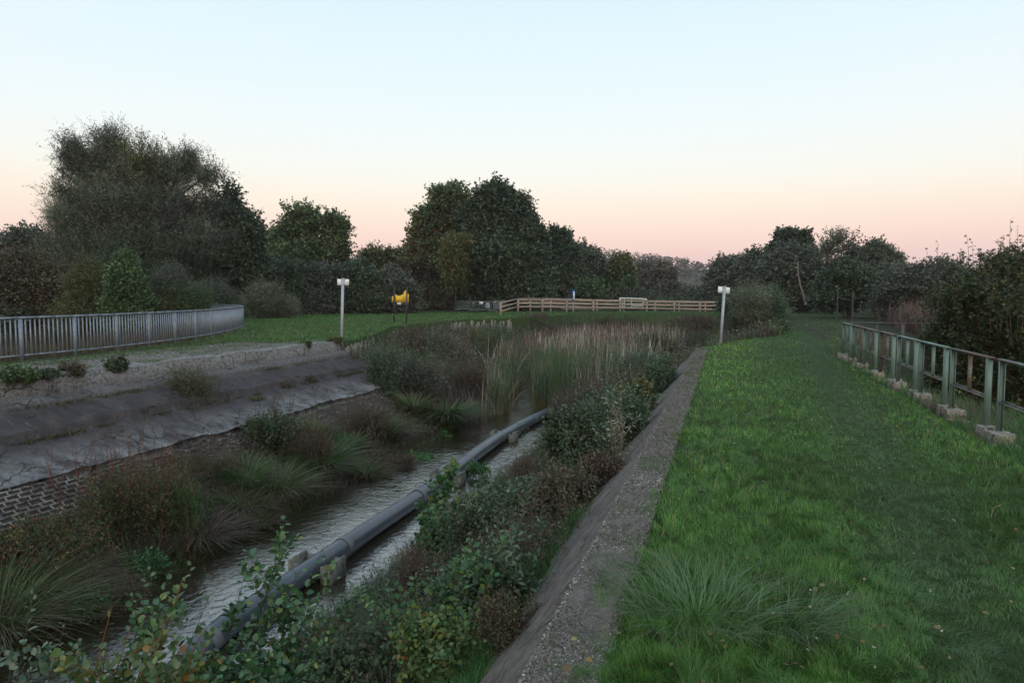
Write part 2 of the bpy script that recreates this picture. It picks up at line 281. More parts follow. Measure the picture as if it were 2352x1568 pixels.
# ------------------------------------------------------------------ concrete revetment on the left, kerb wall on the right
def slabmat(name, left):
    m, n, o = newmat(name); g = N(n, 'ShaderNodeNewGeometry'); sp = N(n, 'ShaderNodeSeparateXYZ'); n.links.new(g.outputs['Position'], sp.inputs[0])
    def nz(scale, detail=9, stretch=(1, 1, 1), rough=.7):
        mp = N(n, 'ShaderNodeMapping'); mp.inputs['Scale'].default_value = stretch; n.links.new(g.outputs['Position'], mp.inputs[0])
        t = N(n, 'ShaderNodeTexNoise'); t.inputs['Scale'].default_value = scale; t.inputs['Detail'].default_value = detail; t.inputs['Roughness'].default_value = rough; n.links.new(mp.outputs[0], t.inputs[0]); return t.outputs[0]
    def rp(s, a, b, ca=(0, 0, 0), cb=(1, 1, 1)):
        r = N(n, 'ShaderNodeValToRGB'); e = r.color_ramp.elements; e[0].position = a; e[1].position = b; e[0].color = (*ca, 1); e[1].color = (*cb, 1); n.links.new(s, r.inputs[0]); return r.outputs[0]
    def mix(f, a, b):
        x = N(n, 'ShaderNodeMix', data_type='RGBA'); n.links.new(f, x.inputs['Factor'])
        for s, v in (('A', a), ('B', b)):
            if isinstance(v, tuple): x.inputs[s].default_value = (*v, 1)
            else: n.links.new(v, x.inputs[s])
        return x.outputs['Result']
    def mul(a, b):
        x = N(n, 'ShaderNodeMath', operation='MULTIPLY'); n.links.new(a, x.inputs[0]); n.links.new(b, x.inputs[1]); return x.outputs[0]
    if left:
        col = rp(nz(3.5, 12, (1, 1, 1), .78), .3, .72, (.032, .028, .029), (.088, .079, .081)); col = mix(rp(nz(1.3, 10, (.6, 1.6, 1)), .5, .62), col, (.045, .038, .040))
        z = N(n, 'ShaderNodeMapRange'); z.inputs['From Min'].default_value = -.92; z.inputs['From Max'].default_value = -1.30; n.links.new(sp.outputs[2], z.inputs['Value'])
        z2 = N(n, 'ShaderNodeMapRange'); z2.inputs['From Min'].default_value = -.5; z2.inputs['From Max'].default_value = -.1; n.links.new(sp.outputs[2], z2.inputs['Value'])
        col = mix(mul(rp(nz(2.2, 12, (.5, 1.2, 1), .75), .40, .60), z.outputs[0]), col, (.24, .24, .24)); col = mix(rp(nz(4.5, 12, (.35, 2.2, .6), .7), .60, .72), col, (.15, .15, .155))
        col = mix(mul(rp(nz(14, 14, (1, 1, 1), .8), .36, .56), z2.outputs[0]), col, (.24, .235, .23))
        col = mix(rp(nz(9, 14, (1.4, .7, 1.4), .8), .55, .64), col, (.030, .028, .022))
    else:
        col = rp(nz(5, 10, (1.5, .7, 1)), .3, .72, (.075, .062, .055), (.20, .175, .155))
        col = mix(rp(nz(11, 13, (.9, .4, .9), .8), .50, .62), col, (.050, .042, .038)); col = mix(rp(nz(30, 8, (1, .6, 1), .8), .5, .7), col, (.19, .17, .15))
        col = mix(rp(nz(2.2, 10), .60, .72), col, (.23, .225, .22))
    mpv = N(n, 'ShaderNodeMapping'); mpv.inputs['Scale'].default_value = (1, .62, 1); n.links.new(g.outputs['Position'], mpv.inputs[0])
    dn = N(n, 'ShaderNodeVectorMath', operation='MULTIPLY_ADD'); tn = N(n, 'ShaderNodeTexNoise'); tn.inputs['Scale'].default_value = 3; tn.inputs['Detail'].default_value = 6; n.links.new(g.outputs['Position'], tn.inputs[0])
    n.links.new(tn.outputs['Color'], dn.inputs[0]); dn.inputs[1].default_value = (.35, .35, .35); n.links.new(mpv.outputs[0], dn.inputs[2])
    vo = N(n, 'ShaderNodeTexVoronoi', feature='DISTANCE_TO_EDGE'); vo.inputs['Scale'].default_value = 1.15 if left else 1.6; n.links.new(dn.outputs[0], vo.inputs['Vector'])
    ck = rp(vo.outputs['Distance'], .0, .022, (1, 1, 1), (0, 0, 0)); col = mix(mul(ck, rp(nz(1.1, 3), .42, .55)), col, (.022, .02, .016))
    b = N(n, 'ShaderNodeBsdfPrincipled'); b.inputs['Roughness'].default_value = .93; b.inputs['Specular IOR Level'].default_value = .2; n.links.new(col, b.inputs['Base Color'])
    bp = N(n, 'ShaderNodeBump'); bp.inputs['Strength'].default_value = .9; bp.inputs['Distance'].default_value = .035; n.links.new(nz(16, 9), bp.inputs['Height']); n.links.new(bp.outputs[0], b.inputs['Normal'])
    n.links.new(b.outputs[0], o.inputs[0]); return m
def profile_slab(name, prof, y0, y1, dy, mat, amp, seed, label, thick=.25, endfun=None):
    # prof: list of (x, z); a surface swept along y with its own thickness
    prof = np.array(prof, float); seg = np.r_[0, np.cumsum(np.hypot(*np.diff(prof, axis=0).T))]
    t = np.unique(np.concatenate([np.arange(0, seg[-1], .09), seg])); px = np.interp(t, seg, prof[:, 0]); pz = np.interp(t, seg, prof[:, 1])
    ys = np.arange(y0, y1+1e-6, dy); U, Y = np.meshgrid(np.arange(len(t)), ys, indexing='ij')
    X = px[U]; Z = pz[U]; T = t[U]
    nz = (fbm(Y, T, .9, seed)-.5)*amp+(fbm(Y, T, .30, seed+4)-.5)*amp*.6+(fbm(Y*.7+T, T-Y*.4, .55, seed+6) > .54)*amp*.16
    X = X+nz*.4; Z = Z+nz
    # ragged ends and lower edge
    last = np.clip((T-(seg[-1]-.35))/.35, 0, 1); X = X+last*((fbm(Y, Y*0, .8, seed+9)-.5)*.35*(amp > .1)+(fbm(Y, Y*0, .22, seed+12)-.5)*.14)*(1 if px[-1] > px[0] else -1); 
    n1, n2 = X.shape; top = np.stack([X, Y, Z], -1); bot = top.copy(); bot[..., 2] -= thick
    mb = MB(); f = grid_faces(n1, n2); mb.add(top, f); mb.add(bot, f[:, ::-1])
    a = n1*n2
    rim = []
    for i in range(n1-1): rim += [[i*n2, (i+1)*n2, a+(i+1)*n2, a+i*n2], [i*n2+n2-1, a+i*n2+n2-1, a+(i+1)*n2+n2-1, (i+1)*n2+n2-1]]
    for j in range(n2-1): rim += [[j, a+j, a+j+1, j+1], [(n1-1)*n2+j, (n1-1)*n2+j+1, a+(n1-1)*n2+j+1, a+(n1-1)*n2+j]]
    mb.F.append(np.array(rim)); o = mb.build(name, mat, smooth=False); tag(o, label, 'embankment'); return o
M['slabL'] = slabmat('old_concrete', True); M['slabR'] = slabmat('kerb_concrete', False)
profile_slab('concrete_revetment', [(-13.42, .0), (-13.38, .075), (-13.02, .07), (-12.94, -.30), (-12.55, -.34), (-12.48, -.46), (-11.74, -.72), (-11.66, -.88), (-10.42, -1.27)], -4, 21.2, .11, M['slabL'], .15, 11,
             'cracked grey concrete slope covering the left bank of the channel')
profile_slab('kerb_wall', [(-.50, -.03), (-.52, .03), (-.79, .028), (-.85, -.03), (-1.36, -.56)], -3, 22.3, .10, M['slabR'], .035, 23,
             'sloping concrete edge with crumbling top along the right lawn', thick=.15)
# crumbs of mortar and moss on the wall top
def pebbles(name, region, n, smin, smax, pal, label, z_off=0., hfun=hgt, seed=1, flat=.6):
    pts = region(n); x, y = pts[:, 0], pts[:, 1]; z = hfun(x, y)+z_off; n = len(x)
    s = rng.uniform(smin, smax, n)[:, None, None]; base = np.array([[-1, -1, 0], [1, -1, 0], [1, 1, 0], [-1, 1, 0], [-.6, -.6, 1], [.6, -.6, 1], [.6, .6, 1], [-.6, .6, 1]], float)
    a = rng.uniform(0, 6.28, n); ca, sa = np.cos(a), np.sin(a)
    B = base[None]*(1+rng.uniform(-.35, .35, (n, 8, 3))); B[..., 2] *= flat
    V = np.stack([B[..., 0]*ca[:, None]-B[..., 1]*sa[:, None], B[..., 0]*sa[:, None]+B[..., 1]*ca[:, None], B[..., 2]], -1)*s+np.stack([x, y, z], -1)[:, None]
    f = np.array([[0, 3, 2, 1], [4, 5, 6, 7], [0, 1, 5, 4], [1, 2, 6, 5], [2, 3, 7, 6], [3, 0, 4, 7]]); Fq = (f[None]+8*np.arange(n)[:, None, None]).reshape(-1, 4)
    col = np.repeat(pal(n), 8, 0); mb = MB(); mb.add(V.reshape(-1, 3), Fq, col)
    return tag(mb.build(name, M['stone']), label, 'stones', kind='stuff')
PB = 1.42
def palette(*cs, jit=.25):
    w = np.array([c[3] if len(c) > 3 else 1. for c in cs]); w = w/w.sum(); A = np.array([c[:3] for c in cs])
    A = A*PB
    def f(n):
        i = rng.choice(len(cs), n, p=w); return A[i]*(1+rng.uniform(-jit, jit, (n, 1)))*(1+rng.uniform(-.08, .08, (n, 3)))
    return f

# ------------------------------------------------------------------ leaves, blades, sprigs
T_DIA = (np.array([[0, 0, 0], [-.5, .5, .1], [0, 1, 0], [.5, .5, .1]]), np.array([[0, 3, 2, 1]]))
T_LAN = (np.array([[0, 0, 0], [-.19, .45, .05], [0, 1, -.05], [.19, .45, .05]]), np.array([[0, 3, 2, 1]]))
T_HEX = (np.array([[0, 0, 0], [-.34, .28, .08], [-.36, .66, .08], [0, 1, -.03], [.36, .66, .08], [.34, .28, .08]]), np.array([[0, 3, 2, 1], [0, 5, 4, 3]]))
T_MAP = (np.array([[0, 0, 0], [-.22, .30, .02], [0, 1, 0], [.22, .30, .02], [-.62, .58, .06], [.62, .58, .06], [-.10, .55, 0], [.10, .55, 0], [-.50, .02, .05], [.50, .02, .05]]),
         np.array([[0, 3, 2, 1], [0, 6, 4, 1], [0, 3, 5, 7], [0, 1, 8, 0+0], [0, 9, 3, 0]])[:3])
def norm(v): return v/(np.linalg.norm(v, axis=-1, keepdims=True)+1e-9)
def scatter(mb, tm, pos, d, size, col, nrm=None, upb=.6):
    n = len(pos); y = norm(d)
    z = rng.normal(size=(n, 3)); z[:, 2] = np.abs(z[:, 2])+upb; z = z-y*(z*y).sum(1)[:, None]; z = norm(z); x = np.cross(y, z)
    T, f = tm; T = T[None]*np.asarray(size).reshape(-1, 1, 1)
    V = pos[:, None]+T[..., 0:1]*x[:, None]+T[..., 1:2]*y[:, None]+T[..., 2:3]*z[:, None]
    k = T.shape[1]; Fq = (f[None]+k*np.arange(n)[:, None, None]).reshape(-1, 4)
    mb.add(V.reshape(-1, 3), Fq, np.repeat(col, k, 0))
def blades(mb, root, az, L, bend, w, col, seg=3, tipcol=None, basecol=None, leanz=1.0):
    n = len(root); t = np.linspace(0, 1, seg+1); L = np.broadcast_to(L, (n,)); bend = np.broadcast_to(bend, (n,)); w = np.broadcast_to(w, (n,))
    hx = np.cos(az); hy = np.sin(az)
    hd = bend[:, None]*L[:, None]*t**1.8; vz = L[:, None]*(t-.42*bend[:, None]*t**2.2)
    P = root[:, None]+np.stack([hx[:, None]*hd, hy[:, None]*hd, vz], -1)
    sa = az+math.pi/2+rng.uniform(-.9, .9, n); side = np.stack([np.cos(sa), np.sin(sa), np.zeros(n)], -1)
    ww = w[:, None]*(1-t**2*.93)
    A = P-side[:, None]*ww[..., None]/2; B = P+side[:, None]*ww[..., None]/2
    V = np.stack([A, B], 2).reshape(n, -1, 3); k = 2*(seg+1)
    f = np.array([[2*i, 2*i+1, 2*i+3, 2*i+2] for i in range(seg)]); Fq = (f[None]+k*np.arange(n)[:, None, None]).reshape(-1, 4)
    cc = np.repeat(col[:, None], seg+1, 1)
    if basecol is not None: wb = (t[None, :, None] == 0)*.85; cc = cc*(1-wb)+np.asarray(basecol)*wb
    if tipcol is not None: cc = cc*(1-t[None, :, None]**3)+np.asarray(tipcol)*(t[None, :, None]**3)
    cc = np.repeat(cc, 2, 1).reshape(-1, 3)
    mb.add(V.reshape(-1, 3), Fq, cc)
def sprigs(mb, base, d, L, m, size, tm, col, droop=.1, spread=.8, twigcol=None, tw=.004, colj=.18, upb=.6):
    n = len(base); d = norm(d); t = (np.arange(m)+rng.random((n, m)))/m; Ls = L*rng.uniform(.6, 1.3, n)
    P = base[:, None]+d[:, None]*(Ls[:, None]*t)[..., None]; P[..., 2] -= droop*Ls[:, None]*t*t
    P = P+rng.normal(size=P.shape)*L*.04
    ld = norm(d[:, None]*.55+rng.normal(size=(n, m, 3))*spread); 
    cc = np.repeat(col[:, None], m, 1)*(1+rng.uniform(-colj, colj, (n, m, 1)))
    scatter(mb, tm, P.reshape(-1, 3), ld.reshape(-1, 3), size*rng.uniform(.6, 1.25, n*m), cc.reshape(-1, 3), upb=upb)
    if twigcol is not None:
        E0 = base; E1 = base+d*Ls[:, None]; E1 = E1-np.array([0, 0, 1.])*(droop*Ls)[:, None]
        s = norm(np.cross(d, rng.normal(size=(n, 3))))*tw
        V = np.stack([E0-s, E0+s, E1+s*.4, E1-s*.4], 1).reshape(-1, 3)
        mb.add(V, (np.arange(4)[None]+4*np.arange(n)[:, None]), np.tile(np.asarray(twigcol), (4*n, 1)))

PAL = dict(
 dark=palette((.036, .056, .032, 3), (.050, .070, .038, 2), (.028, .044, .030, 2), jit=.3),
 dkgrey=palette((.058, .070, .052, 3), (.080, .090, .068, 2), (.045, .058, .044, 1), jit=.3),
 willow=palette((.085, .105, .068, 3), (.12, .135, .105, 2), (.065, .080, .055, 2), (.10, .10, .045, .6), jit=.3),
 brown=palette((.060, .050, .034, 3), (.050, .052, .030, 2), (.080, .055, .035, 1), jit=.3),
 green=palette((.042, .072, .028, 3), (.055, .088, .034, 2), (.034, .056, .026, 2), jit=.3),
 olive=palette((.060, .070, .024, 3), (.080, .085, .025, 2), (.045, .055, .022, 2), jit=.3),
 walnut=palette((.055, .085, .032, 3), (.075, .105, .042, 2), (.042, .062, .028, 2), jit=.3),
 russet=palette((.055, .065, .028, 3), (.090, .050, .030, 2), (.060, .080, .030, 2), (.085, .080, .028, 1), jit=.3),
 autumn=palette((.085, .080, .028, 2), (.060, .085, .030, 3), (.11, .075, .03, 1), jit=.3),
 maple=palette((.026, .042, .018, 4), (.042, .058, .024, 2), (.055, .045, .022, 1.3), (.12, .12, .045, .25), jit=.3),
 purple=palette((.070, .052, .046, 3), (.088, .066, .058, 2), (.055, .044, .036, 2), jit=.35),
 dead=palette((.075, .055, .042, 2), (.055, .042, .032, 2), (.11, .085, .065, 1), jit=.35),
 alder=palette((.030, .070, .028, 4), (.045, .090, .030, 2), (.10, .13, .025, .5), jit=.25),
 yalder=palette((.058, .090, .030, 3), (.11, .12, .026, .8), (.045, .085, .028, 2), (.16, .09, .02, .2), jit=.25),
 sallow=palette((.050, .085, .050, 3), (.080, .115, .075, 2), (.035, .065, .035, 2), jit=.25),
 nettle=palette((.030, .080, .028, 3), (.045, .11, .030, 1), jit=.25),
 cress=palette((.030, .13, .030, 3), (.045, .17, .035, 1), jit=.25),
 redmix=palette((.050, .060, .022, 3), (.095, .035, .022, 1.6), (.035, .050, .018, 3), (.15, .085, .02, .25), jit=.35),
 brambl=palette((.030, .048, .026, 4), (.042, .060, .032, 2), (.055, .042, .028, .8), jit=.3),
 far=palette((.050, .060, .045, 3), (.070, .066, .048, 2), (.038, .048, .038, 2), jit=.25),
 farbrown=palette((.080, .072, .058, 3), (.070, .064, .052, 2), jit=.25),
)
def crown_pts(lobes, n, rough=.22, shell=2.4, gap=.0):
    w = np.array([l[1][0]*l[1][2] for l in lobes]); i = rng.choice(len(lobes), n, p=w/w.sum())
    c = np.array([l[0] for l in lobes])[i]; r = np.array([l[1] for l in lobes])[i]
    u = norm(rng.normal(size=(n, 3))); ph = i*1.7+rng.random()*50
    nz = np.sin(u[:, 0]*5+ph)+np.sin(u[:, 1]*6.3+ph*1.3)+np.sin(u[:, 2]*7.1+ph*.7)+np.sin(u[:, 0]*11+u[:, 2]*13+ph)
    rad = rng.random(n)**(1/shell)*(1+rough*nz/2.5)
    P = c+r*u*rad[:, None]
    if gap > 0:
        g = np.sin(P[:, 0]*2.3/r[:, 0].mean()*2+ph)+np.sin(P[:, 2]*2.9/r[:, 2].mean()*2+ph*2)+np.sin(P[:, 1]*2.1+ph); keep = g > -2+gap*2
        P, u, i = P[keep], u[keep], i[keep]
    return P, u, i
PN = 1.0
def plant(name, part, lobes_px, d, label, cat, pal, n=1500, m=12, L=.9, size=.2, tm=T_DIA, base_px=None, trunk_r=.18, up=.35, out=.8, rnd=.6, droop=.1, rough=.22, shell=2.4, gap=0.,
          group=None, nb=16, mat='leaf', twig=(.055, .055, .042), twr=None, barkc=(.045, .036, .028), trunkname='trunk', zg=None, depthr=1.0, spread=.8, pals=None, stems=1):
    lobes = []; n = int(n*2.2*PN); size = size*.66
    for (x, y, rx, ry) in lobes_px:
        lobes.append((atd(x, y, d+rng.uniform(-.5, .5)), np.array([rx*d/F, rx*d/F*depthr, ry*d/F])))
    bx = base_px if base_px is not None else float(np.mean([l[0] for l in lobes_px]))
    b = atd(bx, 700, d); b[2] = float(hgt(b[0], b[1])) if zg is None else zg; b[2] -= .05
    o = thing(name, b, label, cat, group)
    P, u, i = crown_pts(lobes, n, rough, shell, gap); P[:, 2] = np.maximum(P[:, 2], b[2]+.1)
    mb = MB(); tdir = norm(u*out+np.array([0, 0, up])+rng.normal(size=u.shape)*rnd)
    if pals is None: col = PAL[pal](len(P))
    else:
        col = np.zeros((len(P), 3)); 
        for k in range(len(lobes)): mk = i == k; col[mk] = PAL[pals[k % len(pals)]](int(mk.sum()))
    cl = .56+.88*fbm(P[:, 0]+P[:, 1]*.7, P[:, 2], .09*sum(l[3] for l in lobes_px)/len(lobes_px)*d/100+.25, 13)
    col = col*cl[:, None]
    sprigs(mb, P-tdir*L*.4, tdir, L, m, size, tm, col, droop, spread, twig if twig is not None else None, (twr or max(.004, d*.00035))*.55)
    mb.build(part, M[mat], o)
    # trunk and limbs
    tb = MB(); top = sum(l[0] for l in lobes)/len(lobes)
    for s in range(stems):
        bb = b+np.array([rng.uniform(-1, 1), rng.uniform(-1, 1), 0])*(.3*stems**.5 if stems > 1 else 0)*trunk_r*4
        fork = bb+(top-bb)*np.array([.35, .35, .55]); 
        tt = np.linspace(0, 1, 6)[:, None]; path = bb+(fork-bb)*tt+rng.normal(size=(6, 3))*trunk_r*.35*tt; tb.tube(path, trunk_r*(1-.45*tt[:, 0]), 8, barkc)
        for k in rng.choice(len(P), max(3, nb//stems)):
            e = P[k]; s0 = bb+(fork-bb)*rng.uniform(.5, 1); q = np.linspace(0, 1, 7)[:, None]; mid = (s0+e)/2+np.array([0, 0, .12])*np.linalg.norm(e-s0)+rng.normal(size=3)*.06*np.linalg.norm(e-s0)
            path = s0*(1-q)**2+2*mid*q*(1-q)+e*q*q+rng.normal(size=(7, 3))*.012*np.linalg.norm(e-s0)
            tb.tube(path, trunk_r*.42*(1-.88*q[:, 0]), 5, barkc, cap=False)
    tb.build(trunkname, M['bark'], o, smooth=True)
    return o
# ------------------------------------------------------------------ far ridge with its wood
def ridge_h(px): return np.interp(px, [-400, 0, 110, 700, 1100, 1380, 1500, 1620, 1800, 2400, 2900], [560, 566, 572, 600, 590, 594, 610, 622, 630, 640, 640])
pxs = np.arange(-400, 2900, 25); ds = np.array([300, 360, 420, 480, 540, 620, 800]); hf = np.array([0, .25, .62, .9, 1, .9, 0])
V = []
for p_ in pxs:
    for k, dd in enumerate(ds):
        q = atd(p_, 700, dd); top = (677-ridge_h(p_))*540/F+EYE; q[2] = max(-1.0, top*hf[k]) if hf[k] > 0 else -1.0; V.append(q)
mb = MB(); mb.add(np.array(V), grid_faces(len(pxs), len(ds))[:, ::-1], (.055, .048, .038))
tag(mb.build('hill', M['ground'], smooth=True), kind='structure')
mb = MB(); tb = MB()
n = 900; pp = rng.uniform(-350, 2800, n); kk = rng.uniform(300, 545, n)
for p_, dd in zip(pp, kk):
    q = atd(p_, 700, dd); f = np.interp(dd, ds, hf); q[2] = (677-ridge_h(p_))*540/F*f+EYE*f-1
    h = rng.uniform(6, 9); r = h*rng.uniform(.28, .5); m = 70
    u = norm(rng.normal(size=(m, 3)))*rng.random((m, 1))**.4; P = q+np.array([0, 0, h*.55])+u*np.array([r, r, h*.5])
    pal = 'farbrown' if (1480 < p_ < 1760 or rng.random() < .25) else 'far'
    scatter(mb, T_DIA, P, u+rng.normal(size=(m, 3))*.6, rng.uniform(.8, 1.5, m), PAL[pal](m)*rng.uniform(.75, 1.15))
for p_ in list(np.arange(1365, 1475, 11.))+list(np.arange(1480, 1600, 9.)):
    dd = rng.uniform(440, 500); q = atd(p_+rng.uniform(-3, 3), 700, dd); yt = np.interp(p_, [1365, 1470, 1500, 1600], [572, 583, 584, 604])+rng.uniform(-3, 3)
    top = (677-yt)*dd/F+EYE; m = 150; t = rng.random(m)
    P = np.stack([q[0]+rng.normal(size=m)*.8, q[1]+rng.normal(size=m)*.8, top-(top-1)*t*.55], -1)
    scatter(mb, T_DIA, P, np.tile([0, 0, 1.], (m, 1))+rng.normal(size=(m, 3))*.4, rng.uniform(.6, 1.1, m), PAL['far'](m)*.9)
tag(mb.build('distant_wood', M['leaf']), 'faded woodland covering the far ridge on the horizon', 'wood', kind='stuff')

# ------------------------------------------------------------------ trees, back to front
HED = 'bushes of the hedge behind the left meadow'
plant('ash_tree', 'crown', [(20, 600, 70, 60), (90, 620, 60, 60), (70, 545, 40, 22)], 62, 'loose leafy tree top at the far left edge', 'tree', 'dkgrey', 1300, 12, 1.3, .30, gap=.4, base_px=60)
plant('willow_tree', 'crown', [(255, 345, 42, 62), (205, 385, 46, 60), (165, 350, 30, 44), (160, 440, 36, 60), (330, 395, 66, 62), (400, 400, 46, 60), (435, 370, 22, 36), (480, 430, 34, 66), (300, 470, 130, 90), (250, 540, 120, 90), (400, 530, 120, 100), (330, 620, 190, 90)], 50,
      'huge grey-green willow with feathery top, tallest tree at left', 'tree', 'willow', 12500, 15, 1.7, .22, T_LAN, 330, .5, up=.9, out=.6, rnd=.55, rough=.34, shell=1.7, nb=90, stems=3, gap=.22, spread=.5, droop=.25,
      pals=['willow', 'willow', 'dkgrey', 'willow', 'olive', 'willow', 'willow', 'dkgrey', 'willow', 'dkgrey', 'dkgrey', 'dark'], twr=.018)
plant('young_willow_tree', 'crown', [(150, 520, 40, 42), (125, 490, 22, 24), (180, 580, 50, 50)], 47, 'thin airy willow leaning out left of the huge willow', 'tree', 'willow', 800, 12, 1.3, .2, T_LAN, 190, .15, up=.5, rough=.35, gap=.5, twr=.015)
plant('ash_tree', 'crown', [(525, 490, 34, 52), (560, 535, 44, 48), (520, 590, 70, 60), (575, 600, 30, 50)], 53, 'dark green ash beside the right flank of the huge willow', 'tree', 'dark', 2400, 13, 1.2, .30, T_DIA, 530, .25, rough=.3, nb=30, gap=.25)
plant('walnut_tree', 'crown', [(690, 510, 42, 38), (655, 555, 36, 36), (725, 520, 30, 26), (772, 530, 30, 42), (700, 580, 66, 34), (765, 580, 40, 24), (640, 590, 30, 30)], 78, 'round bright green walnut tree standing alone against the pink sky', 'tree', 'walnut', 1900, 13, 1.5, .40, T_DIA, 705, .3, rough=.28, gap=.55, nb=40, twr=.03)
plant('small_tree', 'crown', [(860, 588, 30, 22), (905, 592, 22, 18), (870, 620, 50, 25)], 80, 'small yellowish tree peeping over the hedge left of the big maple', 'tree', 'olive', 600, 12, 1.3, .36, base_px=870, rough=.35, gap=.5)
plant('maple_tree', 'crown', [(1035, 462, 44, 42), (1000, 505, 48, 42), (975, 540, 40, 40), (1050, 520, 55, 60), (1000, 590, 75, 50), (1060, 600, 40, 60), (960, 650, 60, 50), (1030, 660, 70, 50)], 78,
      'maple turning russet and yellow left of the darkest big tree', 'tree', 'russet', 4600, 12, 1.4, .38, T_DIA, 1010, .35, rough=.25, nb=40, pals=['walnut', 'walnut', 'russet', 'russet', 'russet', 'autumn', 'brown', 'dark'], twr=.03)
plant('lime_tree', 'crown', [(1135, 470, 52, 46), (1180, 500, 48, 58), (1110, 530, 60, 60), (1205, 560, 46, 60), (1150, 600, 100, 70), (1110, 660, 70, 45), (1210, 660, 60, 45)], 74,
      'tallest dense dark green tree in the middle of the picture', 'tree', 'dark', 7000, 12, 1.3, .40, T_DIA, 1160, .45, rough=.2, nb=40, twr=.03)
plant('alder_tree', 'crown', [(1280, 565, 34, 40), (1300, 610, 36, 50), (1270, 640, 50, 50)], 88, 'dark tree directly right of the tallest dense tree', 'tree', 'dark', 1800, 12, 1.3, .44, T_DIA, 1285, .3, twr=.03)
plant('alder_tree', 'crown', [(1345, 600, 34, 38), (1330, 650, 44, 44), (1372, 640, 28, 44)], 98, 'rounded grey-green tree where the tree line steps down to the ridge', 'tree', 'dkgrey', 1500, 12, 1.3, .46, T_DIA, 1345, .3, twr=.03)
plant('oak_tree', 'crown', [(1425, 618, 26, 30), (1425, 655, 36, 40)], 96, 'roundish tree with orange tint behind the middle of the wooden fence', 'tree', 'autumn', 1100, 12, 1.2, .44, pals=['autumn', 'green'], base_px=1425)
plant('hazel_bush', 'foliage', [(1350, 672, 36, 28)], 84, 'low green bush behind the small blue sign', 'bush', 'green', 500, 12, 1.0, .36, base_px=1350, trunkname='stem')
plant('grove_tree', 'crown', [(1485, 640, 28, 40), (1470, 670, 36, 28)], 135, 'greyish hazy tree between orange-tinted tree and pale round-topped tree', 'tree', 'farbrown', 900, 12, 1.7, .6, T_DIA, 1480, .3, pals=['farbrown', 'far'])
plant('grove_tree', 'crown', [(1522, 638, 28, 34), (1526, 664, 28, 26)], 130, 'pale grey-brown round-topped tree beside the far brown hillside', 'tree', 'far', 900, 12, 1.7, .6, T_DIA, 1528, .3, pals=['farbrown', 'far'])
plant('thicket_bush', 'foliage', [(1590, 690, 60, 14), (1580, 678, 12, 18), (1612, 684, 20, 14)], 120, 'low dark green thicket below the far brown hillside', 'bush', 'dark', 700, 12, 1.4, .5, base_px=1590, trunkname='stem')
plant('thicket_bush', 'foliage', [(1500, 698, 90, 10), (1430, 700, 60, 10)], 100, 'low green strip of thicket behind the white metal frame', 'bush', 'green', 600, 12, 1.0, .4, base_px=1470, trunkname='stem')
plant('elm_tree', 'crown', [(1668, 612, 26, 20), (1682, 640, 38, 38), (1652, 655, 34, 34), (1668, 690, 52, 30)], 76, 'spreading dark tree right of the far hillside, behind the right sign post', 'tree', 'dkgrey', 1700, 12, 1.2, .38, rough=.32, base_px=1660, twr=.03)
plant('elm_tree', 'crown', [(1735, 600, 26, 24), (1730, 640, 52, 46), (1760, 680, 60, 40)], 72, 'brownish tree left of the dark dome-topped tree', 'tree', 'brown', 1900, 12, 1.2, .36, pals=['dark', 'dkgrey', 'dkgrey'], base_px=1735, twr=.03)
plant('dome_tree', 'crown', [(1817, 556, 40, 28), (1800, 590, 36, 34), (1845, 595, 36, 34)], 76, 'dark tree with a dome top rising above the right tree line', 'tree', 'dark', 1700, 13, 1.1, .36, base_px=1815, twr=.03)
o = plant('birch_tree', 'crown', [(1820, 620, 62, 50), (1850, 660, 60, 50), (1780, 670, 50, 40)], 66, 'grey-brown tree with one pale leaning trunk below the dome-topped tree', 'tree', 'dkgrey', 2600, 12, 1.1, .33, base_px=1820, twr=.03)
mb = MB(); mb.tube([atd(1851, 700, 60.5), atd(1846, 680, 60.5), atd(1838, 655, 60.8), atd(1833, 628, 61), atd(1833, 600, 61.5)], [.10, .09, .08, .06, .04], 6, (.12, .105, .09)); mb.build('pale_limb', M['bark'], o, True)
plant('aspen_tree', 'crown', [(1935, 556, 40, 38), (1905, 575, 36, 36), (1965, 580, 36, 36), (1930, 615, 70, 40)], 62, 'light airy tree with sparse pinkish leaves against the sky at right', 'tree', 'farbrown', 620, 10, 1.3, .24, rough=.38, gap=.6, shell=1.3, base_px=1935, pals=['willow', 'willow', 'farbrown', 'dkgrey'], up=.7, twr=.022)
plant('aspen_tree', 'crown', [(2015, 595, 36, 32), (2045, 615, 28, 30), (2010, 640, 60, 40)], 58, 'rounded grey-green tree sloping down right of the light airy tree', 'tree', 'willow', 1700, 12, 1.1, .28, rough=.3, base_px=2020, pals=['dkgrey', 'willow', 'dkgrey'], gap=.2, twr=.02)
plant('thorn_bush', 'foliage', [(1940, 640, 50, 30), (1985, 660, 60, 34), (1920, 675, 50, 30)], 50, 'very dark spreading bush behind the two thin poles', 'bush', 'dark', 2300, 12, .9, .25, base_px=1950, trunkname='stem', twr=.016)
plant('thorn_bush', 'foliage', [(2100, 660, 60, 40), (2160, 650, 60, 46), (2060, 690, 50, 26)], 40, 'loose grey-green scrub between dark bush and large maple bush', 'bush', 'dkgrey', 2300, 11, .9, .19, base_px=2110, rough=.35, trunkname='stem', twr=.012, gap=.2)
